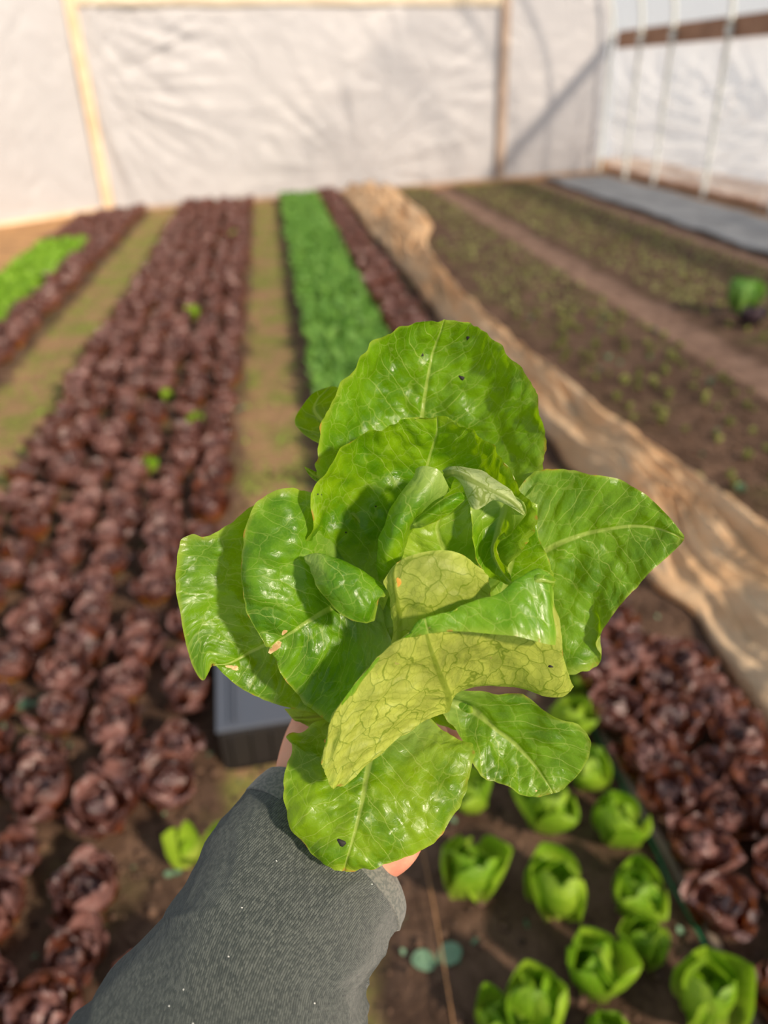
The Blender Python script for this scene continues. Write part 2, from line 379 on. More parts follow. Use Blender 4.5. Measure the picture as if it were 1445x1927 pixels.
# ================================================================== BACKGROUND PLANTS
def bg_leaf_mat(name, base, tip, tip2, trans, rough=.35, tw=.3, spec=.5, veins=0.0, mid=None):
    t = NT(name); uv = t.n('UVMap', uv_map='leaf').outputs[0]; sp = t.n('SeparateXYZ', {0: uv})
    ob = t.n('TexCoord').outputs['Object']; rnd = t.n('ObjectInfo').outputs['Random']
    big = t.n('NewGeometry').outputs['Position']
    ns = t.noise(big, 14, 3, .6)
    tipc = t.mix(t.rng(t.math('ADD', ns, t.math('MULTIPLY', t.math('SUBTRACT', rnd, .5), .25)), .35, .65), lin(tip), lin(tip2))
    hh = t.math('ADD', sp.outputs[1], t.math('ADD', t.math('MULTIPLY', t.math('SUBTRACT', ns, .5), .5), t.math('MULTIPLY', t.math('SUBTRACT', rnd, .5), .35)))
    c = t.mix(t.rng(hh, .12, .62), lin(base), tipc)
    if mid: c = t.mix(t.rng(hh, .10, .42), lin(base), t.mix(t.rng(hh, .40, .80), lin(mid), tipc))
    if veins:
        w = t.math('FRACT', t.math('SUBTRACT', t.math('MULTIPLY', sp.outputs[1], 6.0), t.math('MULTIPLY', t.math('ABSOLUTE', sp.outputs[0]), 3.0)))
        vv = t.math('SUBTRACT', 1.0, t.rng(t.math('ABSOLUTE', t.math('SUBTRACT', w, .5)), .03, .1))
        c = t.mix(t.math('MULTIPLY', vv, veins), c, lin(base))
    bm = t.bump(t.noise(ob, 90, 3, .6), .9, .006)
    b = t.n('BsdfPrincipled', {'Base Color': c, 'Roughness': rough, 'Specular IOR Level': spec, 'Normal': bm})
    tr = t.n('BsdfTranslucent', {'Color': t.mix(.5, lin(trans), c), 'Normal': bm})
    return t.end(t.n('MixShader', {0: tw, 1: b.outputs[0], 2: tr.outputs[0]}).outputs[0])
RED = bg_leaf_mat('red lettuce leaf', (196, 136, 50), (74, 54, 56), (144, 106, 102), (214, 126, 62), .24, .32, 1.0, mid=(132, 72, 48))
GRN = bg_leaf_mat('green lettuce leaf', (186, 200, 86), (112, 156, 24), (150, 182, 48), (160, 214, 40), .42, .38, .45, .3)
BAB = bg_leaf_mat('baby leaf', (130, 170, 80), (106, 158, 70), (146, 190, 90), (150, 204, 60), .5, .35)
BABL = bg_leaf_mat('baby leaf light', (140, 176, 60), (124, 172, 44), (156, 196, 62), (170, 216, 50), .5, .35)
SEED = bg_leaf_mat('seedling leaf', (160, 162, 100), (128, 134, 76), (160, 164, 96), (170, 186, 80), .6, .3)
WEED = bg_leaf_mat('weed leaf', (120, 156, 120), (96, 138, 108), (124, 160, 130), (120, 170, 120), .6, .25)

def leafgrid(L, W, cup, curl, ruf, seed, ns=12, nt=9, neck=.35):
    """spoon leaf rising along +Z, upper face towards -X... leans by rotation later. returns verts (ns*nt,3), uv"""
    V, UV = [], []
    for i in range(ns):
        s = 1-(1-i/(ns-1))**1.5 if ns > 5 else i/(ns-1)
        w = W*(neck*(1-smst(0, .45, s))+math.sin(PI*min(1, .12+.88*s)**1.25)**.55*smst(0, .35, s)+.02)
        th = curl*s*s
        r = L*s
        ok = abs(th) > 1e-3; zz = L*(math.sin(th)/th if ok else 1)*s; xx = L*s*(1-math.cos(th))/th if ok else 0.0
        for j in range(nt):
            t = -1+2*j/(nt-1)
            a = t*cup*(.5+.5*s)
            y = w*.5*(math.sin(a)/max(cup*(.5+.5*s), 1e-3)); inn = -w*.5*(1-math.cos(a))
            e = abs(t)**2*(.3+.7*s)
            rx = ruf*e*noise.noise((s*5+seed*7.1, t*3.0, seed))*W
            rz = ruf*.5*noise.noise((s*4, t*2+9, seed*3.3))*W*s
            V.append((xx+inn+rx, y, zz+rz)); UV.append((t, s))
    return np.array(V), UV
def mkleaf_mesh(name, mat, **k):
    V, UV = leafgrid(**k); ns, nt = k.get('ns', 12), k.get('nt', 9)
    me = mesh(name, V, gridfaces(ns, nt), mat); set_uv(me, UV); return me
def set_uv(me, UV):
    ul = me.uv_layers.new(name='leaf'); idx = np.empty(len(me.loops), np.int32); me.loops.foreach_get('vertex_index', idx)
    ul.data.foreach_set('uv', np.asarray(UV, np.float32)[idx].ravel())
def rotm(az, tilt):
    return np.array(Matrix.Rotation(az, 3, 'Z') @ Matrix.Rotation(tilt, 3, 'Y'))
def rosette_spec(seed, n, rad, kind):
    r = random.Random(seed); out = []
    for i in range(n):
        q = i/(n-1)                                   # 0 outer .. 1 heart
        az = i*2.39996+r.uniform(-.25, .25)
        if kind == 'red': tilt = math.radians(56-50*q**.9+r.uniform(-8, 8)); L = rad*(1.0-.38*q)*r.uniform(.9, 1.1); W = L*r.uniform(.80, .98); curl = r.uniform(-.8, -.2) if q < .45 else r.uniform(-1.2, -.5); cup = r.uniform(.8, 1.25); ruf = .36
        else: tilt = math.radians(44-42*q**.8+r.uniform(-8, 8)); L = rad*(1.0-.18*q)*r.uniform(.82, 1.2); W = L*r.uniform(.86, 1.12); curl = r.uniform(-.9, -.2) if q < .5 else r.uniform(-1.0, -.3); cup = r.uniform(1.1, 1.7); ruf = .08
        out.append((az, tilt, dict(L=L, W=W, cup=cup, curl=curl, ruf=ruf, seed=seed*31+i), rad*.10*(1-q)))
    return out
def rosette_mesh(name, seed, n, rad, kind, mat, ns=7, nt=5):
    VV, FF, UU = [], [], []
    for az, tilt, k, off in rosette_spec(seed, n, rad, kind):
        V, UV = leafgrid(ns=ns, nt=nt, **k); R = rotm(az, tilt)
        V = V @ R.T + np.array([math.cos(az)*off, math.sin(az)*off, 0])
        b = len(VV); VV += list(V); UU += UV; FF += [tuple(b+q for q in f) for f in gridfaces(ns, nt)]
    me = mesh(name, VV, FF, mat); set_uv(me, UU); return me
def rosette_parts(name, seed, n, rad, kind, mat):
    rt = empty(name)
    for i, (az, tilt, k, off) in enumerate(rosette_spec(seed, n, rad, kind)):
        o = obj('leaf', mkleaf_mesh('leaf', mat, **k), rt, (math.cos(az)*off, math.sin(az)*off, 0))
        o.rotation_euler = (Matrix.Rotation(az, 3, 'Z') @ Matrix.Rotation(tilt, 3, 'Y')).to_euler()
    return rt
def dup(rt, loc, rz, sc):
    r = rt.copy(); C.objects.link(r); r.location = loc; r.rotation_euler = (0, 0, rz); r.scale = (sc,)*3
    for ch in rt.children: c = ch.copy(); C.objects.link(c); c.parent = r
    return r
ORD = ['first', 'second', 'third', 'fourth', 'fifth', 'sixth', 'seventh', 'eighth', 'ninth', 'tenth', 'eleventh', 'twelfth']
protos = [rosette_parts('red_lettuce', 100+i, 18, .124, 'red', RED) for i in range(4)]
pmesh = [rosette_mesh('red_lettuce', 140+i, 15, .116, 'red', RED) for i in range(4)]
used = [False]*4
# rows of red lettuce: left bed (six rows), near right bed (three rows)
cand = []
lx = [-.345, -.515, -.685, -.855, -1.025, -1.17]
for r, x in enumerate(lx):
    k = 0; y = .74+.07*(r % 2)
    while y < 12.0:
        cand.append(('L', r, k, x+random.uniform(-.025, .025), y+random.uniform(-.025, .025))); y += .150; k += 1
rx = [.775, .895, 1.01]
for r, x in enumerate(rx):
    k = 0; y = .55+.07*(r % 2)
    while y < 12.6:
        if not (r == 2 and y > 1.6): cand.append(('R', r, k, x+random.uniform(-.025, .025), y+random.uniform(-.02, .02)))
        y += .140; k += 1
for x0_, a, b in ((-1.80, 2.2, 11.9), (-1.93, 2.6, 11.6), (-2.1, 9.4, 11.6), (-2.27, 9.4, 11.6), (-2.44, 9.4, 11.3)):
    y = a
    while y < b: cand.append(('F', 0, 0, x0_+random.uniform(-.03, .03), y)); y += .15
green_spots = [G(368, 790, .06), G(280, 868, .06), G(362, 588, .06), G(312, 738, .05), G(437, 442, .05)]
crate_c = np.array([-.05, 1.62])
def skip(x, y):
    return any(math.hypot(x-g[0], y-g[1]) < .075 for g in green_spots) or (x > -.31 and 1.3 < y < 2.0 and x < .2) or math.hypot(x+.30, y-1.10) < .115 or (abs(x-.5)<.35 and x<.73)
cand = [c for c in cand if not skip(c[3], c[4])]
cand.sort(key=lambda c: math.hypot(c[3], c[4]) + (.0 if c[0] != 'F' else .3))
stuffV, stuffF, stuffU = [], [], []; low = [rosette_mesh('tmp', 170+i, 10, .108, 'red', RED, 4, 4) for i in range(3)]
lowd = []
for me in low:
    uvs = [None]*len(me.vertices)
    for l in me.loops: uvs[l.vertex_index] = tuple(me.uv_layers['leaf'].data[l.index].uv)
    lowd.append((np.array([tuple(v.co) for v in me.vertices]), [tuple(p.vertices) for p in me.polygons], uvs))
rowcount = {}; nind = 0
for bed, r, k, x, y in cand:
    z = ground_h(x, y); sc = random.uniform(.82, 1.12)*(1.0 if y < 4 else 1.04)
    if nind < 298:
        near = y < 2.5 and not (bed == 'R' and y > 2.1)
        if near:
            i = random.randrange(4)
            if not used[i]:
                o = protos[i]; used[i] = True; o.location = (x, y, z); o.rotation_euler.z = random.uniform(0, 6.3); o.scale = (sc,)*3
            else: o = dup(protos[i], (x, y, z), random.uniform(0, 6.3), sc)
            q = rowcount.get((bed, r), 0); rowcount[(bed, r)] = q+1
            side = 'left bed' if bed == 'L' else 'right bed'
            if q < 12: lab = f"red lettuce in {side}, {ORD[r]} row from the middle, {ORD[q]} from the near end"
            else: lab = f"red lettuce far up the {ORD[r]} row of {side}, beyond its twelfth plant"
            prop(o, lab, 'red lettuce', 'red lettuces in the '+side)
        else:
            o = obj('red_lettuce', random.choice(pmesh), None, (x, y, z)); o.rotation_euler.z = random.uniform(0, 6.3); o.scale = (sc,)*3
            if bed == 'L': lab = 'blurred small red lettuce in the middle stretch of the wide left bed'
            elif bed == 'R': lab = 'blurred small red lettuce between the green strip and the cream row cover'
            else: lab = 'blurred small red lettuce in the narrow far left strip'
            prop(o, lab, 'red lettuce', {'L': 'red lettuces farther up the left bed', 'R': 'red lettuces beside the row cover', 'F': 'red lettuces of the far left strip'}[bed])
        nind += 1
    else:
        V, Fs, U = random.choice(lowd); a = random.uniform(0, 6.3); c_, s_ = math.cos(a), math.sin(a)
        R = np.array([[c_, -s_, 0], [s_, c_, 0], [0, 0, 1]])*1.15*sc
        b = len(stuffV); stuffV += list(V @ R.T+np.array([x, y, z])); stuffU += U; stuffF += [tuple(b+q for q in f) for f in Fs]
me = mesh('red_lettuce_mass', stuffV, stuffF, RED); set_uv(me, stuffU)
prop(obj('red_lettuce_rows', me), 'mass of far red lettuces at the end of the beds by the end wall', 'red lettuces', kind='stuff')

# bright green lettuces volunteering among the red ones
gl = ['bright green lettuce among the red ones, above the left end of the held head',
      'small green lettuce low in the left bed, nearest of the far green ones', 'pale green lettuce high in the middle of the red left bed',
      'small yellowish green lettuce just beyond the brightest one in the left bed', 'tiny far green lettuce near the end wall in the left bed']
for i, g in enumerate(green_spots):
    o = obj('green_lettuce', rosette_mesh('green_lettuce', 300+i, 10, (.095, .075, .10, .07, .09)[i], 'grn', GRN), None, (g[0], g[1], ground_h(g[0], g[1])+.0))
    prop(o, gl[i], 'green lettuce', 'green lettuces in the red bed')

# near green lettuces of the middle bed
NG = [(885, 1650, 1.18, 'green lettuce right below the held head, standing alone beside the twine'),
      (1050, 1690, 1.12, 'green lettuce in the middle of the near green row cluster'),
      (1120, 1830, 1.10, 'green lettuce with upright folded leaves near the bottom, left of the drip tape'),
      (1200, 1690, .95, 'bushy green lettuce touching the drip tape, above the bottom right one'),
      (1165, 1560, 1.05, 'green lettuce with one tall upright leaf beside the green cord'),
      (1325, 1895, 1.15, 'large green lettuce at the bottom right corner over the drip tape'),
      (1010, 1905, 1.10, 'green lettuce cut off by the bottom edge, left of the folded one'),
      (1030, 1535, 1.05, 'green lettuce partly hidden under the lower right held leaf'),
      (1105, 1455, .95, 'green lettuce just right of the lower right held leaf tip'),
      (1070, 1360, 1.0, 'pale green lettuce peeking out above the lower right held leaf'),
      (1085, 1280, .8, 'farthest small green lettuce seen below the large right held leaf'),
      (885, 1500, .85, 'dark green lettuce mostly hidden between the two lowest held leaves'),
      (1215, 1775, .8, 'small loose green lettuce between the folded one and the drip tape'),
      (1145, 1965, .9, 'green lettuce tip showing at the bottom edge, right of centre'),
      (930, 1915, .7, 'small dark green lettuce at the bottom edge near the twine'),
      (980, 1440, .8, 'green lettuce hidden behind the lower right held leaf')]
gp = [rosette_parts('green_lettuce', 400+i, 11, .108, 'grn', GRN) for i in range(4)]
for i, (px, py, sc, lab) in enumerate(NG):
    g = G(px, py, .045); loc = (g[0], g[1], ground_h(g[0], g[1])-.002)
    if i < 4:
        o = gp[i]; o.location = loc; o.rotation_euler.z = i*1.7; o.scale = (sc,)*3
    else: o = dup(gp[i % 4], loc, i*1.3, sc)
    prop(o, lab, 'green lettuce', 'green lettuces in the near middle bed')
# bright seedling beside the sleeve
rt = empty('young_lettuce', tuple(G(362, 1625, 0)))
for az, ti, L, W in ((2.9, .62, .105, .085), (1.4, .30, .115, .05), (.25, .85, .125, .062), (-1.6, .7, .06, .04), (2.1, .2, .07, .04)):
    o = obj('leaf', mkleaf_mesh('leaf', GRN, L=L, W=W, cup=.8, curl=-.2, ruf=.1, seed=az), rt); o.rotation_euler = (Matrix.Rotation(az, 3, 'Z') @ Matrix.Rotation(ti, 3, 'Y')).to_euler()
prop(rt, 'bright yellow green young lettuce against the left side of the sleeve', 'young lettuce')

# leafy stuff
def scatter_leaves(name, rects, dens, L, W, mat, label, cat, h=.0, tiltr=(10, 75)):
    VV, FF, UU = [], [], []
    tm = []
    for q in range(6):
        V, UV = leafgrid(L=1, W=W, cup=.8, curl=-.3, ruf=.15, seed=q+50, ns=4, nt=3); tm.append((V, UV))
    ff = gridfaces(4, 3)
    for (xa, xb, ya, yb) in rects:
        for _ in range(int((xb-xa)*(yb-ya)*dens)):
            x = random.uniform(xa, xb); y = random.uniform(ya, yb)
            edge = .02*noise.noise((y*3, xa, 0)); x += edge
            V, UV = random.choice(tm); R = rotm(random.uniform(0, 6.3), math.radians(random.uniform(*tiltr)))
            l = L*random.uniform(.6, 1.25)
            b = len(VV); VV += list((V*l) @ R.T+np.array([x, y, ground_h(x, y)+random.uniform(0, h)])); UU += UV; FF += [tuple(b+k for k in f) for f in ff]
    me = mesh(name, VV, FF, mat); set_uv(me, UU)
    return prop(obj(name, me), label, cat, kind='stuff')
scatter_leaves('baby_greens', [(.14, .66, 2.5, 12.3)], 1500, .07, .62, BAB, 'dense strip of green baby leaves behind the held lettuce', 'salad greens', .05)
scatter_leaves('baby_greens', [(-2.52, -2.05, 4.0, 9.3)], 1500, .075, .6, BABL, 'bright green strip of baby leaves at the far left', 'salad greens', .04)
scatter_leaves('path_weeds', [(-.24, .08, 1.9, 12), (-1.68, -1.22, 1.9, 12)], 260, .016, .8, BABL, 'tiny green weeds and moss growing on the footpaths', 'weeds', .0, (30, 88))
scatter_leaves('bed_weeds', [(-1.25, 1.1, .5, 3.0)], 60, .018, .7, WEED, 'tiny weeds on the soil between the lettuces', 'weeds', .0, (30, 88))
scatter_leaves('far_seedlings', [(1.6, 2.42, 5.2, 8.3), (1.95, 2.42, 8.3, 12.8), (2.85, 4.1, 5.2, 12.8)], 230, .034, .7, SEED, 'far blurred seedling rows covering the right beds', 'seedlings', .0, (30, 85))
scatter_leaves('wall_weeds', [(5.45, 5.7, 6.0, 7.8)], 500, .07, .5, BAB, 'tuft of green weeds at the foot of the right side wall', 'weeds', .02)
# soil clods
VV, FF = [], []
for _ in range(5200):
    x = random.uniform(-1.3, 1.2) if random.random() < .7 else random.uniform(1.6, 2.5); y = random.uniform(.45, 3.2) if x < 1.3 else random.uniform(1.8, 4)
    r = random.uniform(.003, .015); z = ground_h(x, y)+r*.3; b = len(VV)
    for (a, c, e) in ((1, 0, 0), (-1, 0, 0), (0, 1, 0), (0, -1, 0), (0, 0, 1), (0, 0, -1)):
        s = r*random.uniform(.7, 1.2); VV.append((x+a*s, y+c*s, z+e*s*.7))
    FF += [(b+i, b+j, b+4) for i, j in ((0, 2), (2, 1), (1, 3), (3, 0))]+[(b+j, b+i, b+5) for i, j in ((0, 2), (2, 1), (1, 3), (3, 0))]
prop(obj('soil_clods', mesh('soil_clods', VV, FF, simple('clod', (104, 80, 64), .95, col2=(70, 54, 44), nscale=9))), 'loose brown soil clods on the near beds', 'soil', kind='stuff')

# seedlings in the right beds
sm = [rosette_mesh('seedling', 500+i, 7, .046, 'grn', SEED, 4, 3) for i in range(4)]
wm = [rosette_mesh('seedling', 520+i, 5, .036, 'grn', WEED, 4, 3) for i in range(2)]
cnt = 0
for r, x in enumerate((1.66, 1.80, 1.95, 2.10, 2.25, 2.38)):
    y = 1.7+.05*(r % 2)
    while y < 5.3 and cnt < 210:
        if random.random() < .74 and not (r == 0 and y < 2.6) and not (r == 1 and y < 1.9):
            isw = random.random() < .12
            o = obj('seedling', random.choice(wm if isw else sm), None, (x+random.uniform(-.05, .05), y+random.uniform(-.05, .05), ground_h(x, y)))
            o.rotation_euler.z = random.uniform(0, 6.3); o.scale = (random.uniform(.55, 1.15),)*3
            if isw: prop(o, 'blurred blue green seedling among the pale ones in the right bed', 'seedling', 'blue green seedlings in the right bed')
            else: prop(o, f'tiny pale green seedling in the right bed, {ORD[r]} row from the row cover', 'seedling', f'pale seedlings of the {ORD[r]} row right of the row cover')
            cnt += 1
        y += .105
for r, x in enumerate((2.95, 3.15, 3.35, 3.6, 3.85)):
    y = 3.9
    while y < 5.3 and cnt < 280:
        if random.random() < .8:
            o = obj('seedling', random.choice(sm), None, (x+random.uniform(-.03, .03), y, ground_h(x, y))); o.rotation_euler.z = random.uniform(0, 6.3)
            prop(o, 'tiny pale seedling in the far right bed beyond the bare path', 'seedling', 'seedlings of the far right bed'); cnt += 1
        y += .16
# bush at the right edge
g = G(1420, 585, 0)
rt = empty('leafy_bush', (g[0]-.22, g[1]-.20, 0))
obj('green_foliage', rosette_mesh('green_foliage', 611, 22, .22, 'grn', BAB), rt, (.05, .12, .02))
prop(obj('dark_foliage', rosette_mesh('dark_foliage', 612, 18, .14, 'red', simple('dark purple leaf', (70, 56, 64), .5)), rt, (-.02, -.14, 0)), 'dark purple leaves')
prop(rt, 'green bush with dark purple lower leaves at the right edge', 'plant')
# weeds beside the twine
def cotyledon(px, py, r, lab):
    g = G(px, py, .01); rt = empty('weed_seedling', (g[0], g[1], ground_h(g[0], g[1])))
    for az in (0.1, PI+.1):
        o = obj('leaf', mkleaf_mesh('leaf', WEED, L=r, W=r*.85, cup=.3, curl=.2, ruf=.05, seed=az), rt); o.rotation_euler = (Matrix.Rotation(az, 3, 'Z') @ Matrix.Rotation(1.25, 3, 'Y')).to_euler()
    prop(rt, lab, 'weed')
cotyledon(822, 1800, .052, 'blue green weed with two round leaves under the twine')
cotyledon(60, 1320, .05, 'blue green weed between red lettuces at the left edge')
cotyledon(205, 968, .04, 'pale blue green weed high in the left bed')
cotyledon(445, 765, .045, 'blue green weed at the path edge above the held lettuce')
cotyledon(325, 1640, .02, 'tiny pale weed left of the sleeve beside the young lettuce')

# twine, cord, drip tape
tw_m = simple('jute twine', (176, 132, 92), .9, (300, .6, .001))
pts = [np.array([.185+.008*math.sin(i*.5), y, .03+.004*math.sin(i)]) for i, y in enumerate(np.linspace(3.2, .2, 40))]
v, f = tube(pts, .0016, 8); prop(obj('twine', mesh('twine', v, f, tw_m)), 'thin tan twine stretched along the bed below the held lettuce', 'string')
cord_m = simple('green cord', (38, 120, 82), .5); tape_m = simple('grey drip tape', (146, 132, 118), .6, (60, .4, .003), col2=(118, 104, 92))
pts = [np.array([.697+.010*noise.noise((y*3, 0, 0)), y, ground_h(.71, y)+.012]) for y in np.linspace(3.4, .2, 90)]
v, f = tube(pts, .0034, 8); prop(obj('garden_line', mesh('green_cord', v, f, cord_m)), 'dark green cord lying along the grey drip tape', 'cord')
pts = [np.array([.722+.008*noise.noise((y*2, 5, 0)), y, ground_h(.738, y)+.008]) for y in np.linspace(3.4, .2, 90)]
v, f = tube(pts, .011, 10, .35); prop(obj('drip_tape', mesh('drip_tape', v, f, tape_m)), 'flat grey drip tape running between green and red lettuces', 'drip tape')

# crate on the path
cr_g = simple('grey crate plastic', (82, 87, 98), .45, (40, .2, .002), col2=(80, 86, 98)); cr_d = simple('dark crate plastic', (38, 35, 35), .5)
def crate():
    rt = empty('harvest_crate', (-.085, 1.66, -.035))
    W, D, Hh, t = .36, .42, .13, .012
    def slab(nm, c, s, m, lab=None):
        o = box(nm, c, s, m, rt, 0, .003)
        if lab: o['label'] = lab
        return o
    slab('base', (0, 0, .01), (W, D, .015), cr_d)
    for sx in (-1, 1): slab('side_panel', (sx*(W/2-t/2), 0, Hh/2), (t, D, Hh), cr_d)
    for sy in (-1, 1): slab('end_panel', (0, sy*(D/2-t/2), Hh/2), (W-2*t, t, Hh), cr_d)
    slab('lid', (0, .01, Hh+.007), (W+.012, D+.012, .012), cr_g, 'grey blue lid')
    for k in (-.15, -.135, .02, .035, .15): slab('lid_rib', (k, .01, Hh+.016), (.006, D-.02, .007), cr_g)
    for k in range(7): slab('rib', (-.15+.05*k, -D/2-.003, Hh/2), (.008, .008, Hh-.02), cr_d)
    rt.rotation_euler.z = .05
    prop(rt, 'dark crate with grey blue lid on the path behind the held lettuce', 'crate')
crate()

# ================================================================== HELD LETTUCE
root_p = P(745, 1330, .50)
head = empty('held_lettuce', tuple(root_p)); inv = np.array(root_p)
prop(head, 'large bright green butterhead lettuce held up in the foreground', 'lettuce')
def held_leaf(rails, mat=M_OUT, mid=None, ns=130, nt=110, puff=.0016, rib=.0018, wav=.0012, seed=1, flip=False, dz=0, parent=None, name='leaf', sharp=None):
    q = np.array([[P(a, b, c) for a, b, c in cr(r, 9)] for r in rails])
    q = np.array([cru(q[:, i], 9) for i in range(9)])
    nn = np.cross(np.gradient(q, axis=1), np.gradient(q, axis=0)); fac = float((nn*(CAM-q)).sum())
    mid = (len(rails)-1)/2 if mid is None else mid
    if (fac > 0) == flip: rails = rails[::-1]; mid = len(rails)-1-mid   # upper face towards us unless flip
    rl = np.array([cr(r, ns) for r in rails])            # rails x ns x 3 (px,py,z)
    g = np.array([cru(rl[:, i], nt) for i in range(ns)])   # ns x nt x 3
    z = g[..., 2]+dz
    W = np.stack([(g[..., 0]-CX)*z/F, (g[..., 1]-CY)*z/F, z], -1) @ RM.T + CAM
    # physical coordinates in cm
    tm = mid/(len(rails)-1)
    j0 = int(round(tm*(nt-1)))
    seg = np.linalg.norm(np.diff(W, axis=1), axis=2); cum = np.concatenate([np.zeros((ns, 1)), np.cumsum(seg, 1)], 1)
    U = (cum-cum[:, j0:j0+1])*100
    sl = np.linalg.norm(np.diff(W, axis=0), axis=2).mean(1)*100; Vv = np.concatenate([[0], np.cumsum(sl)])
    Vv = np.repeat(Vv[:, None], nt, 1)
    # normals
    du = np.gradient(W, axis=1); dv = np.gradient(W, axis=0); N = np.cross(du, dv); N /= (np.linalg.norm(N, axis=2, keepdims=True)+1e-9)
    s = np.linspace(0, 1, ns); t = np.linspace(0, 1, nt)
    D = np.zeros((ns, nt))
    for i in range(ns):
        for j in range(nt):
            u, v = U[i, j], Vv[i, j]; e = min(t[j], 1-t[j], 1-s[i])
            a = noise.noise((u*.55+seed*3.7, v*.55, seed)); b = noise.noise((u*1.25, v*1.25+seed*5, seed+2))
            w = (v-.85*abs(u))*.62+.3*noise.noise((u*.5, v*.5, seed*2.0))+(.21 if u > 0 else -.21)
            lat = abs((w % 1)-.5)*2
            d = puff*(1.6*a+.6*b)+puff*.55*(lat**.5-.6)*min(1, abs(u)/.8)
            d -= rib*math.exp(-(u/(.30*(1-s[i])+.07))**2)*(1-.6*s[i])
            d += wav*(max(0, 1-e/.12)**2)*math.sin(v*2.2+u*.9+seed+3*noise.noise((v*.4, u*.4, seed)))
            D[i, j] = d
    W = W+N*D[..., None]
    # tiny margin serration
    for jj, sg in ((0, 1), (nt-1, -1)):
        k = np.array([noise.noise((Vv[i, jj]*2.6, seed, jj)) for i in range(ns)])
        W[:, jj] += (W[:, jj+sg]-W[:, jj])*k[:, None]*.9
    me = mesh(name, (W-inv).reshape(-1, 3), gridfaces(ns, nt), mat)
    set_uv(me, np.stack([U, Vv], -1).reshape(-1, 2))
    e = np.minimum(np.minimum(t[None, :], 1-t[None, :])*2.2, np.maximum(0, 1-s[:, None])*1.4)
    at = me.attributes.new('leafdat', 'FLOAT_VECTOR', 'POINT')
    dat = np.stack([e, np.repeat(s[:, None], nt, 1), np.zeros_like(e)], -1)
    at.data.foreach_set('vector', dat.astype(np.float32).ravel())
    o = obj(name, me, head if parent is None else parent)
    return o
hl = held_leaf
# small leaf peeping out upper left
o = hl([[(700, 900, .505), (600, 836, .50), (566, 812, .498), (556, 785, .498), (585, 742, .50), (618, 728, .502)],
    [(720, 880, .51), (660, 830, .508), (610, 795, .505), (590, 770, .504), (600, 748, .503), (622, 727, .503)],
    [(740, 860, .51), (700, 800, .512), (670, 770, .512), (655, 745, .512), (642, 732, .508), (628, 727, .504)]], M_MID, seed=1, ns=70, nt=60)
# big upper leaf
hl([[(700, 1010, .475), (640, 955, .468), (606, 912, .463), (592, 872, .460), (602, 815, .458), (642, 728, .457), (700, 648, .458), (765, 612, .462), (826, 603, .466)],
    [(750, 1010, .49), (715, 930, .487), (690, 870, .485), (685, 820, .484), (700, 750, .483), (735, 690, .480), (780, 640, .475), (828, 603, .467)],
    [(810, 1010, .50), (802, 930, .499), (795, 860, .498), (795, 800, .497), (802, 740, .493), (812, 680, .486), (825, 636, .478), (836, 602, .467)],
    [(880, 1010, .495), (905, 930, .492), (925, 870, .490), (930, 810, .489), (920, 750, .486), (900, 690, .482), (870, 638, .475), (845, 603, .467)],
    [(950, 990, .48), (990, 940, .474), (1018, 890, .470), (1025, 825, .467), (1010, 755, .465), (972, 682, .463), (915, 624, .464), (856, 603, .466)]],
   M_OUT, seed=2, puff=.0024, wav=.0014)
# curled tip under the big leaf, left
hl([[(690, 960, .478), (640, 930, .472), (605, 912, .467), (583, 893, .464), (572, 880, .462)],
    [(690, 930, .482), (650, 905, .478), (615, 892, .472), (590, 884, .466), (573, 879, .463)]], M_OUT, seed=3, ns=40, nt=30)
# pale tip between second leaf and big leaf, right
hl([[(900, 930, .46), (925, 890, .457), (934, 866, .455), (945, 868, .4545)],
    [(930, 940, .458), (945, 905, .455), (952, 885, .454), (955, 876, .454)],
    [(965, 950, .456), (971, 925, .455), (968, 900, .454), (958, 880, .454)]], M_PALE, seed=4, ns=50, nt=40, flip=True)
# second cupped leaf
hl([[(690, 1200, .470), (625, 1125, .452), (573, 1048, .445), (586, 992, .440), (590, 925, .436), (640, 850, .434), (715, 802, .436), (785, 787, .440)],
    [(700, 1190, .480), (655, 1090, .472), (640, 1020, .466), (640, 960, .462), (655, 905, .458), (690, 855, .452), (740, 815, .446), (800, 787, .4405)],
    [(740, 1180, .485), (750, 1080, .482), (765, 990, .478), (785, 930, .474), (803, 880, .470), (815, 845, .462), (823, 812, .451), (823, 787, .441)],
    [(800, 1180, .480), (850, 1080, .477), (880, 990, .471), (900, 940, .466), (900, 900, .462), (885, 860, .456), (865, 822, .449), (842, 789, .441)],
    [(880, 1170, .465), (950, 1080, .455), (1000, 1010, .446), (1006, 972, .440), (972, 905, .437), (930, 846, .437), (890, 808, .439), (856, 792, .441)]],
   M_MID, seed=5, puff=.0024, wav=.0012)
# green wall to the right of the heart
hl([[(880, 1180, .475), (900, 1110, .470), (925, 1040, .463), (950, 980, .458), (985, 940, .455)],
    [(930, 1180, .480), (950, 1110, .476), (968, 1050, .470), (985, 990, .463), (1000, 945, .457)],
    [(1010, 1150, .478), (1040, 1105, .474), (1035, 1060, .468), (1012, 1005, .462), (1012, 950, .458)]], M_MID, seed=6, ns=60, nt=50, puff=.001)
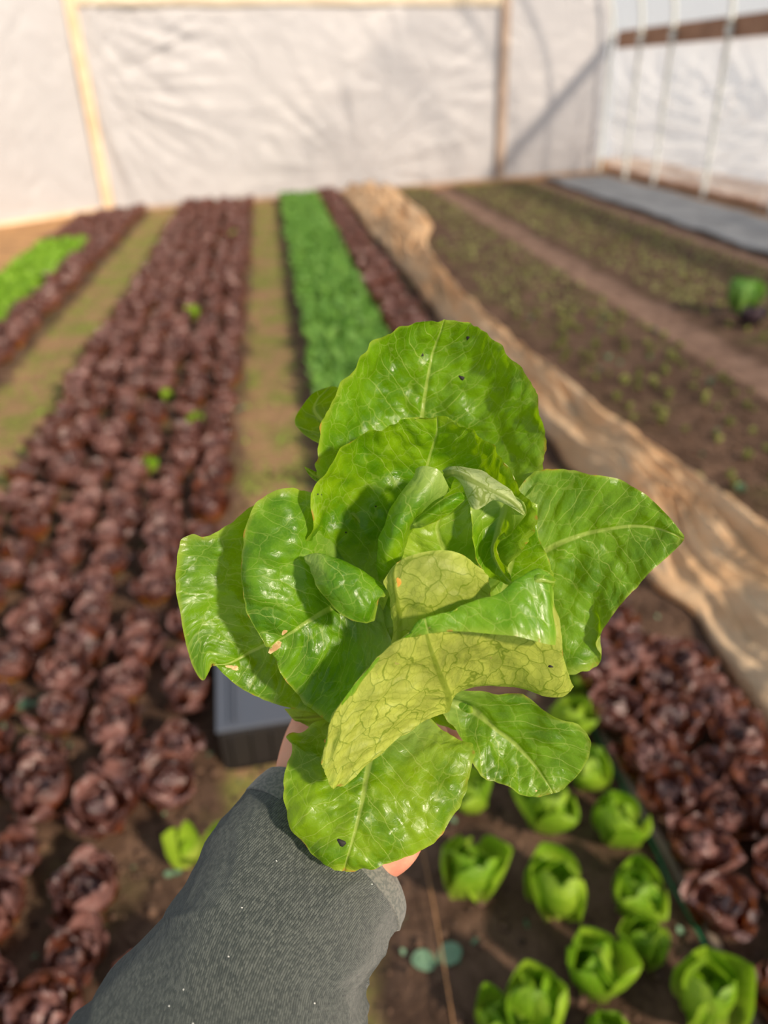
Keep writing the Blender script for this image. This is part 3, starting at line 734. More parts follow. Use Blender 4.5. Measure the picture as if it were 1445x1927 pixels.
# far left hazy leaf
hl([[(700, 1010, .485), (600, 940, .478), (520, 935, .472), (470, 955, .468), (425, 990, .464), (385, 1012, .460), (348, 1010, .458), (331, 1062, .456), (336, 1140, .456), (358, 1240, .460), (381, 1281, .463), (398, 1257, .466)],
    [(700, 1070, .490), (620, 1050, .484), (550, 1055, .479), (500, 1075, .475), (455, 1105, .471), (420, 1135, .468), (400, 1165, .466), (390, 1195, .464), (390, 1220, .463), (393, 1240, .464), (397, 1250, .465), (400, 1254, .466)],
    [(700, 1150, .496), (640, 1155, .491), (590, 1165, .486), (550, 1185, .482), (520, 1203, .479), (490, 1220, .477), (460, 1236, .474), (440, 1245, .472), (425, 1250, .470), (412, 1251, .468), (405, 1251, .467), (400, 1250, .466)],
    [(720, 1240, .496), (680, 1260, .490), (630, 1270, .485), (580, 1275, .481), (540, 1275, .478), (505, 1274, .475), (475, 1272, .473), (450, 1268, .471), (432, 1262, .470), (418, 1256, .468), (408, 1252, .467), (401, 1250, .466)],
    [(740, 1330, .492), (700, 1355, .486), (640, 1350, .482), (590, 1341, .478), (545, 1332, .475), (505, 1320, .473), (475, 1307, .471), (450, 1293, .470), (430, 1277, .469), (415, 1262, .468), (407, 1254, .467), (402, 1249, .466)]],
   M_OUT, seed=7, puff=.0018, nt=120)
# left leaf in front of it
hl([[(700, 1010, .490), (632, 945, .472), (588, 926, .456), (535, 921, .445), (490, 940, .442), (465, 985, .440), (453, 1045, .439), (458, 1110, .440), (478, 1180, .443), (505, 1215, .446)],
    [(700, 1080, .488), (645, 1040, .470), (605, 1022, .453), (565, 1022, .439), (530, 1040, .436), (505, 1075, .435), (492, 1115, .436), (488, 1150, .438), (492, 1185, .442), (506, 1216, .446)],
    [(710, 1120, .474), (665, 1130, .466), (630, 1145, .458), (605, 1157, .452), (585, 1170, .448), (565, 1183, .446), (548, 1194, .445), (532, 1204, .4455), (518, 1212, .446), (507, 1218, .446)],
    [(730, 1180, .478), (700, 1200, .470), (670, 1220, .463), (645, 1232, .458), (620, 1240, .454), (595, 1243, .451), (572, 1242, .449), (550, 1238, .448), (528, 1229, .447), (509, 1220, .446)],
    [(750, 1260, .478), (722, 1330, .472), (690, 1352, .466), (650, 1362, .461), (622, 1361, .458), (592, 1340, .455), (562, 1312, .452), (538, 1280, .450), (518, 1244, .448), (508, 1222, .447)]],
   M_OUT, seed=8, puff=.0022, nt=120)
# right outer leaf
hl([[(930, 990, .475), (975, 925, .472), (1010, 886, .470), (1060, 884, .468), (1110, 891, .465), (1165, 903, .462), (1215, 931, .459), (1258, 972, .457), (1286, 1006, .456)],
    [(930, 1030, .482), (980, 985, .480), (1020, 955, .477), (1065, 940, .473), (1110, 935, .469), (1160, 940, .465), (1205, 955, .461), (1250, 985, .458), (1287, 1010, .456)],
    [(930, 1080, .488), (975, 1062, .485), (1015, 1042, .482), (1055, 1020, .479), (1100, 1005, .475), (1150, 994, .470), (1200, 990, .465), (1248, 998, .460), (1287, 1014, .456)],
    [(930, 1120, .490), (975, 1120, .488), (1020, 1120, .485), (1060, 1112, .482), (1100, 1092, .478), (1145, 1068, .473), (1190, 1046, .467), (1240, 1028, .461), (1286, 1018, .456)],
    [(930, 1160, .490), (985, 1205, .488), (1040, 1255, .484), (1080, 1268, .480), (1128, 1248, .477), (1128, 1200, .472), (1180, 1124, .466), (1236, 1066, .460), (1284, 1022, .456)]],
   M_OUT, seed=9, puff=.0020, wav=.0015, nt=120)
# deep inner petiole leaves
for k, (a, b, c) in enumerate((((640, 1010), (700, 1000), (760, 960)), ((640, 1150), (700, 1110), (740, 1120)), ((720, 1240), (760, 1200), (820, 1190)))):
    hl([[(700+15*k, 1330, .50), ((a[0]+680)/2, (a[1]+1260)/2, .488), (a[0], a[1], .476)],
        [(725+15*k, 1330, .505), ((b[0]+725)/2, (b[1]+1270)/2, .494), (b[0], b[1], .482)],
        [(760+15*k, 1330, .50), ((c[0]+770)/2, (c[1]+1260)/2, .488), (c[0], c[1], .474)]], M_IN if k else M_MID, seed=10+k, ns=70, nt=50, rib=.004)
# heart leaf
hl([[(740, 1090, .450), (752, 1040, .444), (758, 1008, .440), (775, 985, .438), (800, 968, .437)],
    [(790, 1095, .456), (790, 1045, .450), (790, 1010, .447), (800, 985, .444), (822, 958, .439)],
    [(850, 1095, .460), (838, 1045, .453), (825, 1010, .449), (822, 985, .446), (845, 945, .441)],
    [(890, 1090, .456), (875, 1045, .450), (866, 1010, .446), (868, 970, .443), (868, 935, .441)],
    [(920, 1070, .450), (905, 1030, .446), (900, 1000, .443), (898, 960, .441), (880, 930, .440)]], M_IN, seed=14, ns=90, nt=80, puff=.002)
# narrow folded margin over the heart
hl([[(762, 992, .434), (772, 982, .431), (800, 962, .428), (835, 938, .426), (862, 924, .427), (880, 930, .430)],
    [(763, 993, .430), (785, 984, .426), (815, 966, .422), (845, 946, .421), (866, 934, .423), (880, 932, .429)],
    [(764, 995, .434), (795, 993, .430), (830, 976, .428), (856, 958, .426), (871, 944, .427), (881, 934, .430)]], M_MID, mid=0, seed=15, ns=70, nt=40, puff=.0006, rib=0, wav=.0002)
# rolled leaf left of the heart
hl([[(790, 900, .436), (770, 925, .435), (742, 965, .436), (722, 1010, .438), (712, 1060, .440), (712, 1100, .442)],
    [(782, 884, .430), (755, 925, .427), (727, 973, .428), (714, 1018, .431), (708, 1065, .434), (711, 1094, .437)],
    [(800, 877, .424), (783, 925, .419), (750, 975, .419), (733, 1022, .422), (724, 1068, .428), (714, 1094, .435)],
    [(828, 886, .424), (808, 928, .420), (775, 970, .421), (752, 1015, .424), (745, 1060, .429), (718, 1092, .435)],
    [(842, 912, .431), (808, 945, .428), (778, 978, .429), (758, 1016, .431), (755, 1052, .434), (722, 1092, .438)],
    [(846, 925, .440), (815, 955, .438), (790, 985, .440), (765, 1020, .442), (752, 1058, .443), (725, 1090, .443)]],
   M_MID, mid=0, seed=16, puff=.0010, rib=0, wav=.0003, ns=110, nt=90)
# top of the roll bending to the right, dark hollow
hl([[(800, 880, .430), (825, 900, .434), (845, 922, .440)], [(812, 884, .428), (835, 896, .436), (850, 912, .444)], [(826, 890, .43), (842, 890, .438), (855, 900, .446)]], M_MID, seed=17, ns=40, nt=30, rib=0)
# right inner leaf: pale folded cap and the wavy green blade beneath it
hl([[(826, 888, .444), (845, 877, .440), (875, 877, .436), (915, 890, .432), (952, 915, .430), (974, 940, .430), (988, 966, .431)],
    [(829, 892, .440), (850, 884, .432), (878, 890, .425), (912, 905, .421), (945, 925, .421), (970, 944, .424), (987, 967, .430)],
    [(832, 896, .438), (852, 893, .430), (876, 908, .423), (905, 925, .419), (935, 935, .420), (962, 948, .424), (986, 968, .430)],
    [(835, 898, .440), (856, 898, .434), (876, 928, .428), (893, 958, .425), (928, 944, .424), (960, 951, .426), (985, 970, .430)]],
   M_PALE, seed=18, ns=100, nt=70, puff=.0010, rib=.0002, wav=.0004, flip=True)
hl([[(878, 935, .436), (887, 960, .434), (886, 1000, .434), (890, 1042, .435), (908, 1072, .434), (935, 1092, .432), (958, 1100, .430)],
    [(905, 925, .440), (912, 960, .441), (908, 1000, .443), (910, 1038, .443), (922, 1066, .440), (940, 1087, .436), (960, 1099, .430)],
    [(940, 925, .438), (948, 955, .440), (935, 1000, .444), (926, 1035, .444), (935, 1062, .440), (950, 1082, .435), (961, 1097, .430)],
    [(972, 935, .434), (974, 955, .434), (955, 995, .434), (936, 1022, .434), (938, 1050, .433), (952, 1075, .431), (962, 1095, .430)],
    [(984, 945, .431), (990, 967, .429), (968, 1003, .426), (943, 1020, .425), (940, 1045, .427), (955, 1072, .429), (963, 1092, .430)]],
   M_MID, seed=19, puff=.0014, rib=.0008, wav=.0006, ns=110, nt=90)
# small folded leaf left of the heart (margin turned outwards)
hl([[(720, 1150, .462), (690, 1100, .452), (650, 1075, .446), (610, 1055, .440), (582, 1048, .436)][::-1],
    [(734, 1112, .432), (692, 1083, .429), (642, 1054, .427), (600, 1040, .428), (573, 1048, .433)][::-1],
    [(725, 1122, .424), (684, 1108, .419), (640, 1090, .418), (605, 1068, .421), (574, 1051, .431)][::-1],
    [(712, 1130, .423), (690, 1148, .418), (646, 1130, .417), (606, 1092, .421), (575, 1054, .431)][::-1],
    [(704, 1168, .427), (682, 1173, .423), (635, 1150, .422), (598, 1104, .425), (576, 1057, .432)][::-1]],
   M_OUT, seed=20, puff=.0010, rib=.0, wav=.0006, ns=100, nt=80, mid=0)
# centre yellow leaf, pale underside towards us
hl([[(735, 1235, .446), (738, 1180, .434), (735, 1135, .426), (728, 1112, .422), (722, 1092, .421)],
    [(755, 1240, .445), (752, 1180, .430), (746, 1125, .420), (742, 1085, .417), (748, 1060, .418)],
    [(800, 1240, .444), (795, 1180, .428), (792, 1125, .416), (790, 1075, .413), (790, 1041, .416)],
    [(845, 1230, .444), (842, 1180, .430), (838, 1125, .417), (835, 1070, .413), (832, 1036, .417)],
    [(885, 1215, .446), (885, 1170, .434), (882, 1125, .422), (878, 1080, .418), (872, 1045, .420)],
    [(935, 1190, .452), (930, 1160, .444), (926, 1125, .434), (922, 1098, .429), (912, 1072, .428)]],
   M_IN, seed=21, mid=1, flip=True, puff=.0016, rib=.0012, wav=.0005)
# lower big leaf: pale underside below, rim folded over on top
hl([[(650, 1478, .428), (626, 1484, .424), (610, 1450, .421), (604, 1428, .420), (610, 1405, .420), (618, 1385, .421)],
    [(695, 1436, .432), (672, 1420, .425), (645, 1385, .419), (628, 1352, .415), (640, 1328, .414), (650, 1322, .416)],
    [(745, 1396, .438), (725, 1370, .429), (700, 1320, .420), (690, 1275, .413), (700, 1247, .411), (712, 1246, .413)],
    [(800, 1358, .446), (785, 1330, .436), (765, 1280, .423), (755, 1230, .412), (762, 1196, .408), (770, 1204, .411)],
    [(843, 1335, .458), (843, 1308, .447), (825, 1262, .429), (805, 1205, .412), (800, 1166, .406), (806, 1192, .407)],
    [(862, 1304, .458), (868, 1292, .447), (878, 1250, .431), (880, 1200, .416), (875, 1136, .407), (862, 1188, .404)],
    [(925, 1288, .455), (925, 1280, .446), (935, 1245, .432), (940, 1195, .418), (938, 1115, .410), (930, 1194, .402)],
    [(990, 1300, .450), (988, 1290, .443), (990, 1250, .431), (995, 1195, .418), (988, 1080, .412), (985, 1200, .401)],
    [(1052, 1316, .444), (1050, 1305, .440), (1046, 1262, .430), (1045, 1210, .420), (1024, 1078, .416), (1030, 1212, .404)],
    [(1080, 1292, .440), (1076, 1285, .437), (1066, 1255, .430), (1058, 1215, .423), (1040, 1112, .420), (1046, 1214, .408)]],
   M_FOLD, seed=22, mid=4, flip=True, puff=.0015, rib=.0012, wav=.0004, ns=150, nt=170)
# curled nub at its right end
hl([[(975, 1110, .422), (990, 1085, .416), (1010, 1074, .414), (1035, 1082, .416), (1048, 1092, .42)],
    [(985, 1125, .424), (1005, 1100, .412), (1020, 1092, .410), (1036, 1095, .413), (1047, 1095, .42)],
    [(1010, 1145, .428), (1022, 1125, .418), (1032, 1115, .415), (1040, 1108, .417), (1046, 1098, .42)]], M_MID, seed=23, ns=50, nt=40, rib=0)
# bottom leaf
hl([[(700, 1320, .492), (640, 1345, .480), (575, 1368, .468), (538, 1388, .458), (550, 1404, .454), (534, 1470, .446), (546, 1555, .440), (585, 1605, .438), (630, 1635, .437)],
    [(715, 1320, .488), (680, 1360, .474), (645, 1400, .460), (615, 1440, .450), (603, 1480, .443), (597, 1530, .437), (602, 1575, .434), (618, 1610, .434), (638, 1637, .436)],
    [(735, 1320, .486), (712, 1370, .470), (697, 1420, .457), (688, 1460, .448), (680, 1505, .440), (670, 1550, .434), (660, 1590, .432), (652, 1618, .433), (647, 1640, .436)],
    [(760, 1320, .486), (765, 1370, .470), (775, 1420, .457), (778, 1470, .448), (770, 1520, .440), (745, 1560, .435), (715, 1595, .433), (685, 1620, .434), (656, 1640, .436)],
    [(785, 1320, .488), (815, 1355, .476), (855, 1387, .466), (892, 1405, .458), (884, 1460, .452), (860, 1525, .447), (815, 1585, .442), (745, 1622, .438), (668, 1639, .437)]],
   M_MID, seed=24, puff=.0020, wav=.0012)
# lower right leaf
hl([[(820, 1300, .478), (870, 1296, .472), (930, 1302, .468), (985, 1312, .465), (1040, 1344, .462), (1090, 1368, .461), (1112, 1398, .461), (1098, 1444, .463), (1060, 1486, .466)],
    [(820, 1305, .482), (865, 1312, .478), (910, 1325, .476), (955, 1345, .473), (1000, 1375, .470), (1035, 1402, .468), (1055, 1430, .467), (1060, 1460, .467), (1052, 1489, .467)],
    [(820, 1312, .486), (855, 1325, .484), (890, 1340, .482), (925, 1365, .480), (960, 1395, .477), (990, 1425, .474), (1012, 1450, .471), (1028, 1472, .469), (1040, 1493, .467)],
    [(820, 1320, .484), (845, 1342, .481), (870, 1365, .479), (898, 1392, .477), (925, 1420, .475), (950, 1445, .473), (975, 1466, .471), (1000, 1482, .469), (1025, 1497, .467)],
    [(820, 1330, .480), (840, 1355, .476), (862, 1385, .472), (882, 1420, .469), (905, 1462, .467), (932, 1470, .467), (957, 1483, .467), (985, 1497, .467), (1012, 1501, .467)]],
   M_OUT, seed=25, puff=.0022, wav=.001)
# shaded leaf base bridging to it
hl([[(760, 1290, .492), (800, 1300, .490), (850, 1300, .486), (890, 1305, .483)], [(760, 1310, .495), (805, 1330, .492), (850, 1340, .488), (890, 1345, .485)],
    [(770, 1330, .492), (812, 1358, .489), (860, 1375, .485), (905, 1400, .482)]], M_MID, seed=26, ns=40, nt=30)
# pale underside hanging behind the left leaves
hl([[(700, 1290, .50), (620, 1320, .495), (560, 1330, .49), (535, 1335, .488)], [(710, 1310, .502), (640, 1340, .497), (590, 1350, .492), (550, 1352, .489)],
    [(720, 1350, .50), (660, 1368, .495), (610, 1374, .49), (565, 1362, .488)]], M_OUT, seed=27, ns=50, nt=40, flip=True)
# stem
v, f = tube([P(765, 1290, .495)-inv, P(755, 1340, .503)-inv, P(745, 1400, .51)-inv, P(735, 1450, .516)-inv], [.016, .014, .012, .010], 20)
obj('stem', mesh('stem', v, f, simple('lettuce stem', (206, 214, 160), .5, (60, .3, .001), (220, 226, 160), .2)), head)
# small black bug hole / specks on leaf: dark spot lying on the bottom leaf
def speck(px, py, z, r, nm='soil_speck', rot=0, el=1.0):
    c = P(px, py, z)-inv; V = []; vx = RM @ np.array([1, 0, 0]); vy = RM @ np.array([0, 1, 0]); vz = RM @ np.array([0, 0, -1.0])
    for a in range(14):
        w = 2*PI*a/14; k = r*(1+.25*math.sin(3*w+px)); ca, sa = math.cos(w)*k*el, math.sin(w)*k
        V.append(c+vx*(ca*math.cos(rot)-sa*math.sin(rot))+vy*(ca*math.sin(rot)+sa*math.cos(rot)))
    V += [c+(p-c)*.5+vz*r*.4 for p in V[:14]]; V.append(c+vz*r*.5)
    fs = [(i, (i+1) % 14, 14+(i+1) % 14, 14+i) for i in range(14)]+[(14+i, 14+(i+1) % 14, 28) for i in range(14)]
    return obj(nm, mesh(nm, V, fs, SPK), head)
SPK = simple('dark speck', (34, 32, 28), .7)
SPECKS = [(643, 1586, .4325, .0019, -.6, 1.5), (869, 711, .484, .0013, -.5, 1.6), (880, 636, .474, .0010, 1.0, 1.5), (795, 668, .482, .0008, 1.0, 1.5),
          (598, 930, .4365, .0005, 0, 1.2), (605, 931, .437, .0004, 0, 1), (1036, 1254, .4295, .0009, 0, 1.7), (707, 953, .457, .0006, 0, 1), (651, 1002, .463, .0006, 0, 1)]

# ================================================================== PERSON (hand, forearm, sleeve)
person = empty('person', tuple(P(560, 1720, .43))); pin = np.array(P(560, 1720, .43))
prop(person, 'person reaching in with one arm in a dark grey sleeve, hand gripping the lettuce stem', 'person')
def limb(pts, wdir=None, seg=18):
    """tapered, rounded closed tube; pts = (px, py, z, half width, half thickness)"""
    pp = cr([(*P(a, b, c), rw, rt) for a, b, c, rw, rt in pts], 5*len(pts)); k = len(pp); V = []
    ws = RM @ np.array(wdir if wdir is not None else [1.0, 0, 0])
    t0 = pp[1, :3]-pp[0, :3]; t1 = pp[-1, :3]-pp[-2, :3]; t0 /= np.linalg.norm(t0); t1 /= np.linalg.norm(t1)
    rows = []
    for f in (1.0, .92, .72, .38): rows.append((pp[0, :3]-t0*pp[0, 4]*f, t0, pp[0, 3]*math.sqrt(1-f*f)+1e-4, pp[0, 4]*math.sqrt(1-f*f)+1e-4))
    for i in range(k):
        t = pp[min(i+1, k-1), :3]-pp[max(i-1, 0), :3]; rows.append((pp[i, :3], t/np.linalg.norm(t), pp[i, 3], pp[i, 4]))
    for f in (.38, .72, .92, 1.0): rows.append((pp[-1, :3]+t1*pp[-1, 4]*f, t1, pp[-1, 3]*math.sqrt(1-f*f)+1e-4, pp[-1, 4]*math.sqrt(1-f*f)+1e-4))
    for c, t, rw, rt in rows:
        a = ws-t*np.dot(ws, t); a /= np.linalg.norm(a); b = np.cross(t, a)
        for j in range(seg): w = 2*PI*j/seg; V.append(c+a*math.cos(w)*rw+b*math.sin(w)*rt-pin)
    n_ = len(rows); fs = [tuple(q[::-1]) for q in gridfaces(n_, seg, True)]
    fs.append(tuple(range(seg))); fs.append(tuple(range((n_-1)*seg, n_*seg))[::-1])
    return V, fs
def body_mesh():
    VV, FF = [], []
    def add(*a, **k):
        V, fs = limb(*a, **k); b = len(VV); VV.extend(V); FF.extend([tuple(b+q for q in f) for f in fs])
    add([(380, 2110, .400, .038, .034), (490, 1860, .442, .034, .030), (560, 1710, .468, .029, .026), (600, 1600, .480, .028, .022), (606, 1540, .487, .031, .018)])
    add([(600, 1590, .481, .026, .018), (606, 1530, .488, .032, .016), (616, 1475, .496, .0355, .0155), (632, 1410, .510, .0365, .0145), (650, 1360, .521, .034, .012)])
    for pts in ([(585, 1400, .513, .0105), (578, 1350, .525, .0105), (600, 1305, .538, .0100), (665, 1288, .545, .0092), (722, 1296, .540, .0080)],
                [(620, 1395, .516, .0110), (622, 1345, .531, .0108), (655, 1308, .548, .0100), (725, 1300, .556, .0094), (790, 1322, .548, .0082)],
                [(660, 1400, .516, .0110), (670, 1350, .532, .0106), (712, 1330, .551, .0098), (788, 1332, .556, .0092), (846, 1356, .538, .0080)],
                [(700, 1420, .512, .0105), (715, 1375, .527, .0100), (755, 1362, .545, .0092), (812, 1372, .548, .0085), (858, 1388, .528, .0074)]):
        add([(a, b, c, r, r*.92) for a, b, c, r in pts])
    add([(640, 1630, .484, .017, .015), (690, 1612, .484, .019, .016), (742, 1588, .482, .0165, .0150), (770, 1535, .485, .0140, .0125), (790, 1478, .487, .0125, .0110), (808, 1425, .497, .0112, .0098), (818, 1380, .506, .0096, .0080)], wdir=[.8, .6, 0])
    return mesh('body', VV, FF, None)
t = NT('skin'); co = t.n('TexCoord').outputs['Object']
c = t.mix(t.rng(t.noise(co, 30, 4, .6), .4, .65), lin((222, 160, 132)), lin((206, 134, 110)))
b = t.n('BsdfPrincipled', {'Base Color': c, 'Roughness': .5, 'Subsurface Weight': .25, 'Subsurface Radius': (.012, .004, .002), 'Subsurface Scale': .6,
                           'Normal': t.bump(t.noise(co, 500, 3, .7), .3, .0005)})
SKIN = t.end(b.outputs[0])
me = body_mesh(); body = obj('body', me, person); me.materials.append(SKIN)
m = body.modifiers.new('re', 'REMESH'); m.mode = 'VOXEL'; m.voxel_size = .0016; m.use_smooth_shade = True
m = body.modifiers.new('sm', 'SMOOTH'); m.iterations = 7; m.factor = .6

# sleeve
def knit_material(name, dark, light, smooth=False):
    t = NT(name); uv = t.n('UVMap', uv_map='knit').outputs[0]
    co = t.n('TexCoord').outputs['Object']
    sp = t.n('SeparateXYZ', {0: uv}); U, V = sp.outputs[0], sp.outputs[1]        # mm around, mm along
    if smooth:
        c = t.mix(t.rng(t.noise(co, 500, 3, .6), .4, .6), lin(dark), lin(light)); h = t.noise(co, 900, 2)
        b = t.n('BsdfPrincipled', {'Base Color': c, 'Roughness': .9, 'Sheen Weight': .3, 'Normal': t.bump(h, .4, .0004)})
        return t.end(b.outputs[0])
    wob = t.noise(co, 60, 3)
    u = t.math('ADD', t.math('MULTIPLY', U, 1/1.35), t.math('MULTIPLY', wob, 1.2))
    fu = t.math('SUBTRACT', t.math('FRACT', u), .5)                              # -.5...5 across one wale
    au = t.math('ABSOLUTE', fu)
    v = t.math('ADD', t.math('MULTIPLY', V, 1/1.15), t.math('MULTIPLY', au, 1.5)) # V-shaped stitches
    fv = t.math('ABSOLUTE', t.math('SUBTRACT', t.math('FRACT', v), .5))
    groove = t.rng(au, .30, .5, 0.0, 1.0)
    gv_ = t.rng(fv, .25, .5, 0.0, 1.0)
    cell = t.n('CombineXYZ', {0: t.math('FLOOR', u), 1: t.math('FLOOR', v), 2: 0.0}).outputs[0]
    rn = t.n('TexWhiteNoise', {0: cell}, noise_dimensions='2D').outputs[0]
    m = t.n('Mapping', {0: uv, 3: (2.2, .7, 1)}).outputs[0]
    fib = t.noise(m, 2.2, 5, .75)
    k = t.math('ADD', t.math('MULTIPLY', rn, .26), t.math('MULTIPLY', fib, .72))
    c = t.mix(t.rng(k, .22, .78), lin(dark), lin(light))
    c = t.mix(t.math('MULTIPLY', groove, .8), c, lin(tuple(int(q*.55) for q in dark)))
    h = t.math('SUBTRACT', t.math('SUBTRACT', 1.0, groove), t.math('MULTIPLY', gv_, .45))
    h = t.math('ADD', h, t.math('MULTIPLY', fib, .7))
    b = t.n('BsdfPrincipled', {'Base Color': c, 'Roughness': .95, 'Sheen Weight': .25, 'Sheen Roughness': .5, 'Specular IOR Level': .15, 'Normal': t.bump(h, .85, .0007)})
    return t.end(b.outputs[0])
KN = knit_material('grey knit', (50, 59, 58), (108, 114, 108)); KC = knit_material('grey cuff', (86, 90, 86), (112, 112, 106), True)
secs = [((500, 1484), (746, 1792), .458), ((480, 1502), (744, 1801), .452), ((452, 1532), (738, 1812), .446), ((420, 1570), (728, 1826), .438), ((385, 1615), (714, 1848), .430), ((345, 1678), (700, 1878), .420), ((305, 1742), (692, 1910), .411), ((268, 1798), (688, 1950), .402), ((215, 1864), (686, 2000), .391), ((150, 1935), (690, 2075), .376), ((60, 2040), (680, 2200), .352), ((-80, 2230), (640, 2420), .31)]
def sleeve_grid(secs, ns, nt, grow=0.0, bulge=.8, s0=0, s1=1, wr=1):
    L = cru([(*a, z) for a, b, z in secs], ns); Rt = cru([(*b, z) for a, b, z in secs], ns)
    i0, i1 = int(s0*(ns-1)), int(s1*(ns-1))+1; V, UV = [], []; acc = 0; pc = None
    vd = RM @ np.array([0, 0, 1.0])
    tilt_dir = (P(*L[0])+P(*Rt[0]))/2-(P(*L[int(ns*.3)])+P(*Rt[int(ns*.3)]))/2; tilt_dir /= np.linalg.norm(tilt_dir)
    for i in range(i0, i1):
        a = P(*L[i]); b = P(*Rt[i]); c = (a+b)/2; hx = (b-a)/2; hw = np.linalg.norm(hx)
        c = c+vd*hw*.55; hz = -vd*hw*bulge+tilt_dir*hw*.66*(1-smst(0, .7, i/ns))
        if pc is not None: acc += np.linalg.norm(c-pc)*1000
        pc = c
        for j in range(nt):
            w = 2*PI*j/nt; q = c+hx*math.cos(w)*(1+grow/hw)+hz*math.sin(w)*(1+grow/hw)
            nn = hx/hw*math.cos(w)+(-vd)*math.sin(w)
            f1 = .0036*wr*noise.noise((w*1.3+acc*.012, acc*.035, 1))+.0022*wr*(1-2*abs(noise.noise((w*.9-acc*.008, acc*.028, 7))))**3+.0016*wr*math.sin(acc*.11+1.4*math.sin(w+.6)+.8)*max(0, math.sin(w))*smst(8, 30, acc)+.0006*wr*noise.noise((w*5, acc*.12, 4))
            V.append(q+nn*f1-pin); UV.append((w*hw*1000, acc))
    return V, UV, i1-i0
nt_ = 160
V, UV, k = sleeve_grid(secs, 190, nt_)
# roll the opening edge inwards so the sleeve has an inside
rim = [np.array(q) for q in V[:nt_]]; cen = sum(rim)/nt_; ax = (sum(np.array(q) for q in V[nt_*12:nt_*13])/nt_)-cen
inner = [];  uvin = []
for d, sc_ in ((.25, .955), (1.2, .94)):
    for q, u in zip(rim, UV[:nt_]): inner.append(cen+(q-cen)*sc_+ax*d); uvin.append((u[0], -3*d))
allV = inner[nt_:]+inner[:nt_]+V; allU = uvin[nt_:]+uvin[:nt_]+UV
def knit_mesh(name, V, UV, k, nt, mat):
    fs = gridfaces(k, nt, True); me = mesh(name, V, fs, mat); ul = me.uv_layers.new(name='knit')
    per = {}
    li = 0
    for p in me.polygons:
        vs = list(p.vertices); cols = [q % nt for q in vs]; wrapf = (0 in cols and nt-1 in cols)
        for l in p.loop_indices:
            vi = me.loops[l].vertex_index; u, v = UV[vi]
            if wrapf and vi % nt == 0: u += UV[vi-vi % nt+nt-1][0]*nt/(nt-1)
            ul.data[l].uv = (u, v)
    return me
sl = obj('sleeve', knit_mesh('sleeve', allV, allU, k+2, nt_, KN), person); prop(sl, 'dark grey knitted sleeve')
V, UV, k = sleeve_grid(secs, 260, nt_, .0015, .8, 0, .17, .6)
# rounded hem: close ends onto the sleeve
def shrink(row, f, sh):
    c = sum(np.array(q) for q in row)/len(row); return [c+(np.array(q)-c)*f+ax*sh for q in row]
V0 = shrink(V[:nt_], .93, .02); V1 = shrink(V[:nt_], .975, -.10); V2 = shrink(V[-nt_:], .965, .05)
V = V0+V1+V+V2; UV = [(u, -4) for u, _ in UV[:nt_]]+[(u, -2) for u, _ in UV[:nt_]]+UV+[(u, v+2) for u, v in UV[-nt_:]]
cf = obj('cuff', knit_mesh('cuff', V, UV, k+3, nt_, KC), sl); prop(cf, 'smooth grey cuff hem')
# lint specks on the sleeve
LINT = simple('lint', (220, 220, 214), .9)

# ================================================================== put specks on surfaces by ray casting
dg = bpy.context.evaluated_depsgraph_get(); dg.update()
def on_surface(px, py, names):
    o = Vector(CAM); d = Vector(RM @ np.array([px-CX, py-CY, F])).normalized()
    hit, loc, nr, idx, ob, mw = S.ray_cast(dg, o, d)
    if hit and ob.name.split('.')[0] in names:
        return loc, (nr if nr.dot(d) < 0 else -nr)
    return None
def blob(px, py, r, par, names, mat, nm, el=1.0, rot=0.0, fl=1.0):
    h = on_surface(px, py, names)
    if not h: return
    loc, nr = h; a = nr.cross(Vector((0, 0, 1))).normalized(); b = nr.cross(a); a, b = a*math.cos(rot)+b*math.sin(rot), b*math.cos(rot)-a*math.sin(rot)
    V = []
    for k, (rr, hh) in enumerate(((1, -.1), (.75, .3), (.35, .45))):
        for i in range(12):
            w = 2*PI*i/12; q = rr*r*(1+.2*math.sin(3*w+px)); V.append(loc+a*math.cos(w)*q*el+b*math.sin(w)*q+nr*hh*r*fl)
    V.append(loc+nr*r*.5*fl); fs = gridfaces(3, 12, True)+[(24+i, 24+(i+1) % 12, 36) for i in range(12)]
    base = Vector(par.matrix_world.translation) if par.matrix_world.translation.length else Vector(par.location)
    obj(nm, mesh(nm, [v-base for v in V], fs, mat), par)
bpy.context.view_layer.update()
for (px, py, z, r, ro, el) in SPECKS: blob(px, py, r, head, ('leaf',), SPK, 'dark_speck', el, ro)
TAN = simple('dried tan blemish', (206, 184, 130), .5, (400, .5, .0008), col2=(178, 140, 92), nscale=300); ORG = simple('orange blemish', (206, 146, 52), .5, (400, .5, .0008), col2=(190, 170, 80), nscale=300)
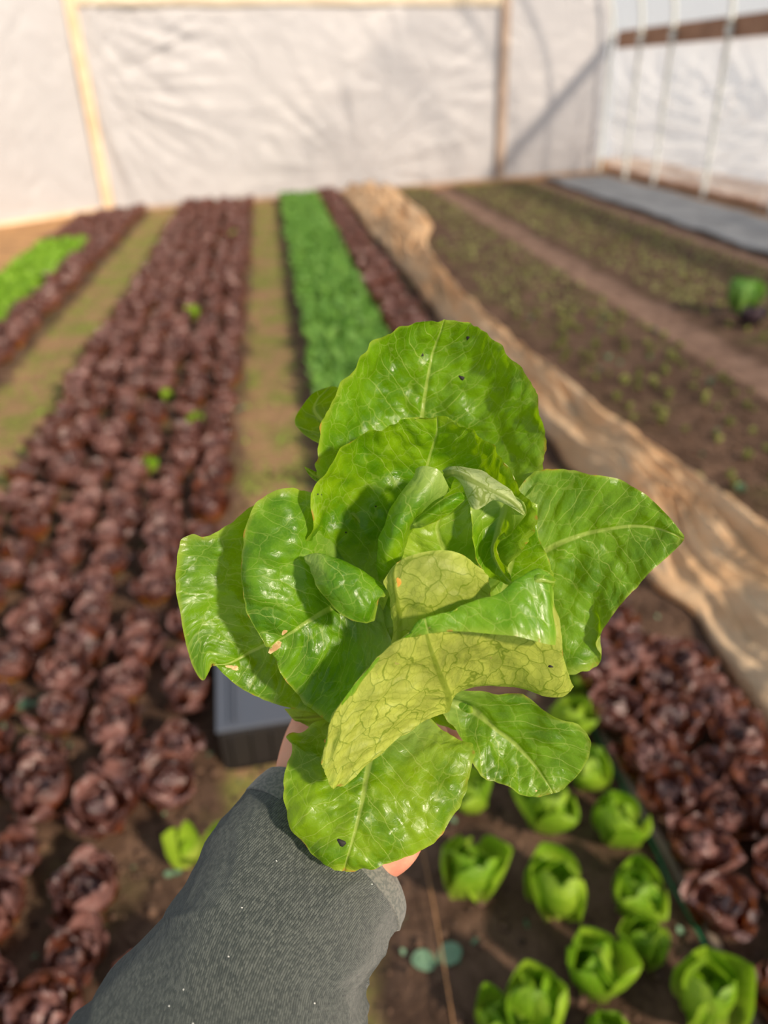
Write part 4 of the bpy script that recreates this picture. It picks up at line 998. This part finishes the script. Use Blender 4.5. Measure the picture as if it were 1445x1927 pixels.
for (px, py, r, ro, el, mt_) in ((518, 1214, .0028, 1.2, 2.0, TAN), (535, 1190, .0013, .8, 1.6, TAN), (438, 1256, .0014, 2.5, 3.0, TAN), (750, 1096, .0018, 1.4, 1.5, ORG), (905, 1480, .0010, 0, 1.4, TAN), (1008, 1489, .0008, 0, 1.2, TAN), (612, 1395, .0010, 1.2, 2.6, ORG)):
    blob(px, py, r, head, ('leaf',), mt_, 'blemish', el, ro, .12)
for (px, py) in ((318, 1893), (345, 1862), (455, 1708), (592, 1888), (363, 1926), (700, 1664), (520, 1620), (430, 1800)):
    blob(px, py, .00036, person, ('sleeve',), LINT, 'lint_speck', 1.4, px)

# ================================================================== LIGHT
w = bpy.data.worlds.new('world'); S.world = w; w.use_nodes = True; nt2 = w.node_tree; nt2.nodes.clear()
ow = nt2.nodes.new('ShaderNodeOutputWorld'); bg = nt2.nodes.new('ShaderNodeBackground')
tc = nt2.nodes.new('ShaderNodeTexCoord'); sx = nt2.nodes.new('ShaderNodeSeparateXYZ'); rp = nt2.nodes.new('ShaderNodeValToRGB')
nt2.links.new(tc.outputs['Generated'], sx.inputs[0]); nt2.links.new(sx.outputs[2], rp.inputs[0])
rp.color_ramp.elements[0].position = 0; rp.color_ramp.elements[0].color = (1.25, 1.2, 1.16, 1)
rp.color_ramp.elements[1].position = .5; rp.color_ramp.elements[1].color = (.74, .82, .92, 1)
nt2.links.new(rp.outputs[0], bg.inputs[0]); nt2.links.new(bg.outputs[0], ow.inputs[0]); bg.inputs[1].default_value = .57
ld = bpy.data.lights.new('sun', 'SUN'); ld.energy = 5.3; ld.angle = math.radians(4.5); ld.color = (1, .84, .66)
lo = bpy.data.objects.new('sun', ld); C.objects.link(lo)
el, azx, azy = math.radians(30), .62, -.78
dv_ = Vector((azx*math.cos(el), azy*math.cos(el), math.sin(el))); lo.rotation_euler = dv_.to_track_quat('Z', 'Y').to_euler()
S.view_settings.view_transform = 'Standard'; S.view_settings.look = 'None'; S.view_settings.gamma = 1; S.view_settings.exposure = 0.08
S.cycles.use_denoising = True
S.cycles.max_bounces = 7; S.cycles.diffuse_bounces = 3; S.cycles.glossy_bounces = 2; S.cycles.transmission_bounces = 4; S.cycles.transparent_max_bounces = 8
S.cycles.use_adaptive_sampling = True; S.cycles.adaptive_threshold = .03
S.cycles.caustics_reflective = False; S.cycles.caustics_refractive = False; S.cycles.sample_clamp_indirect = 4
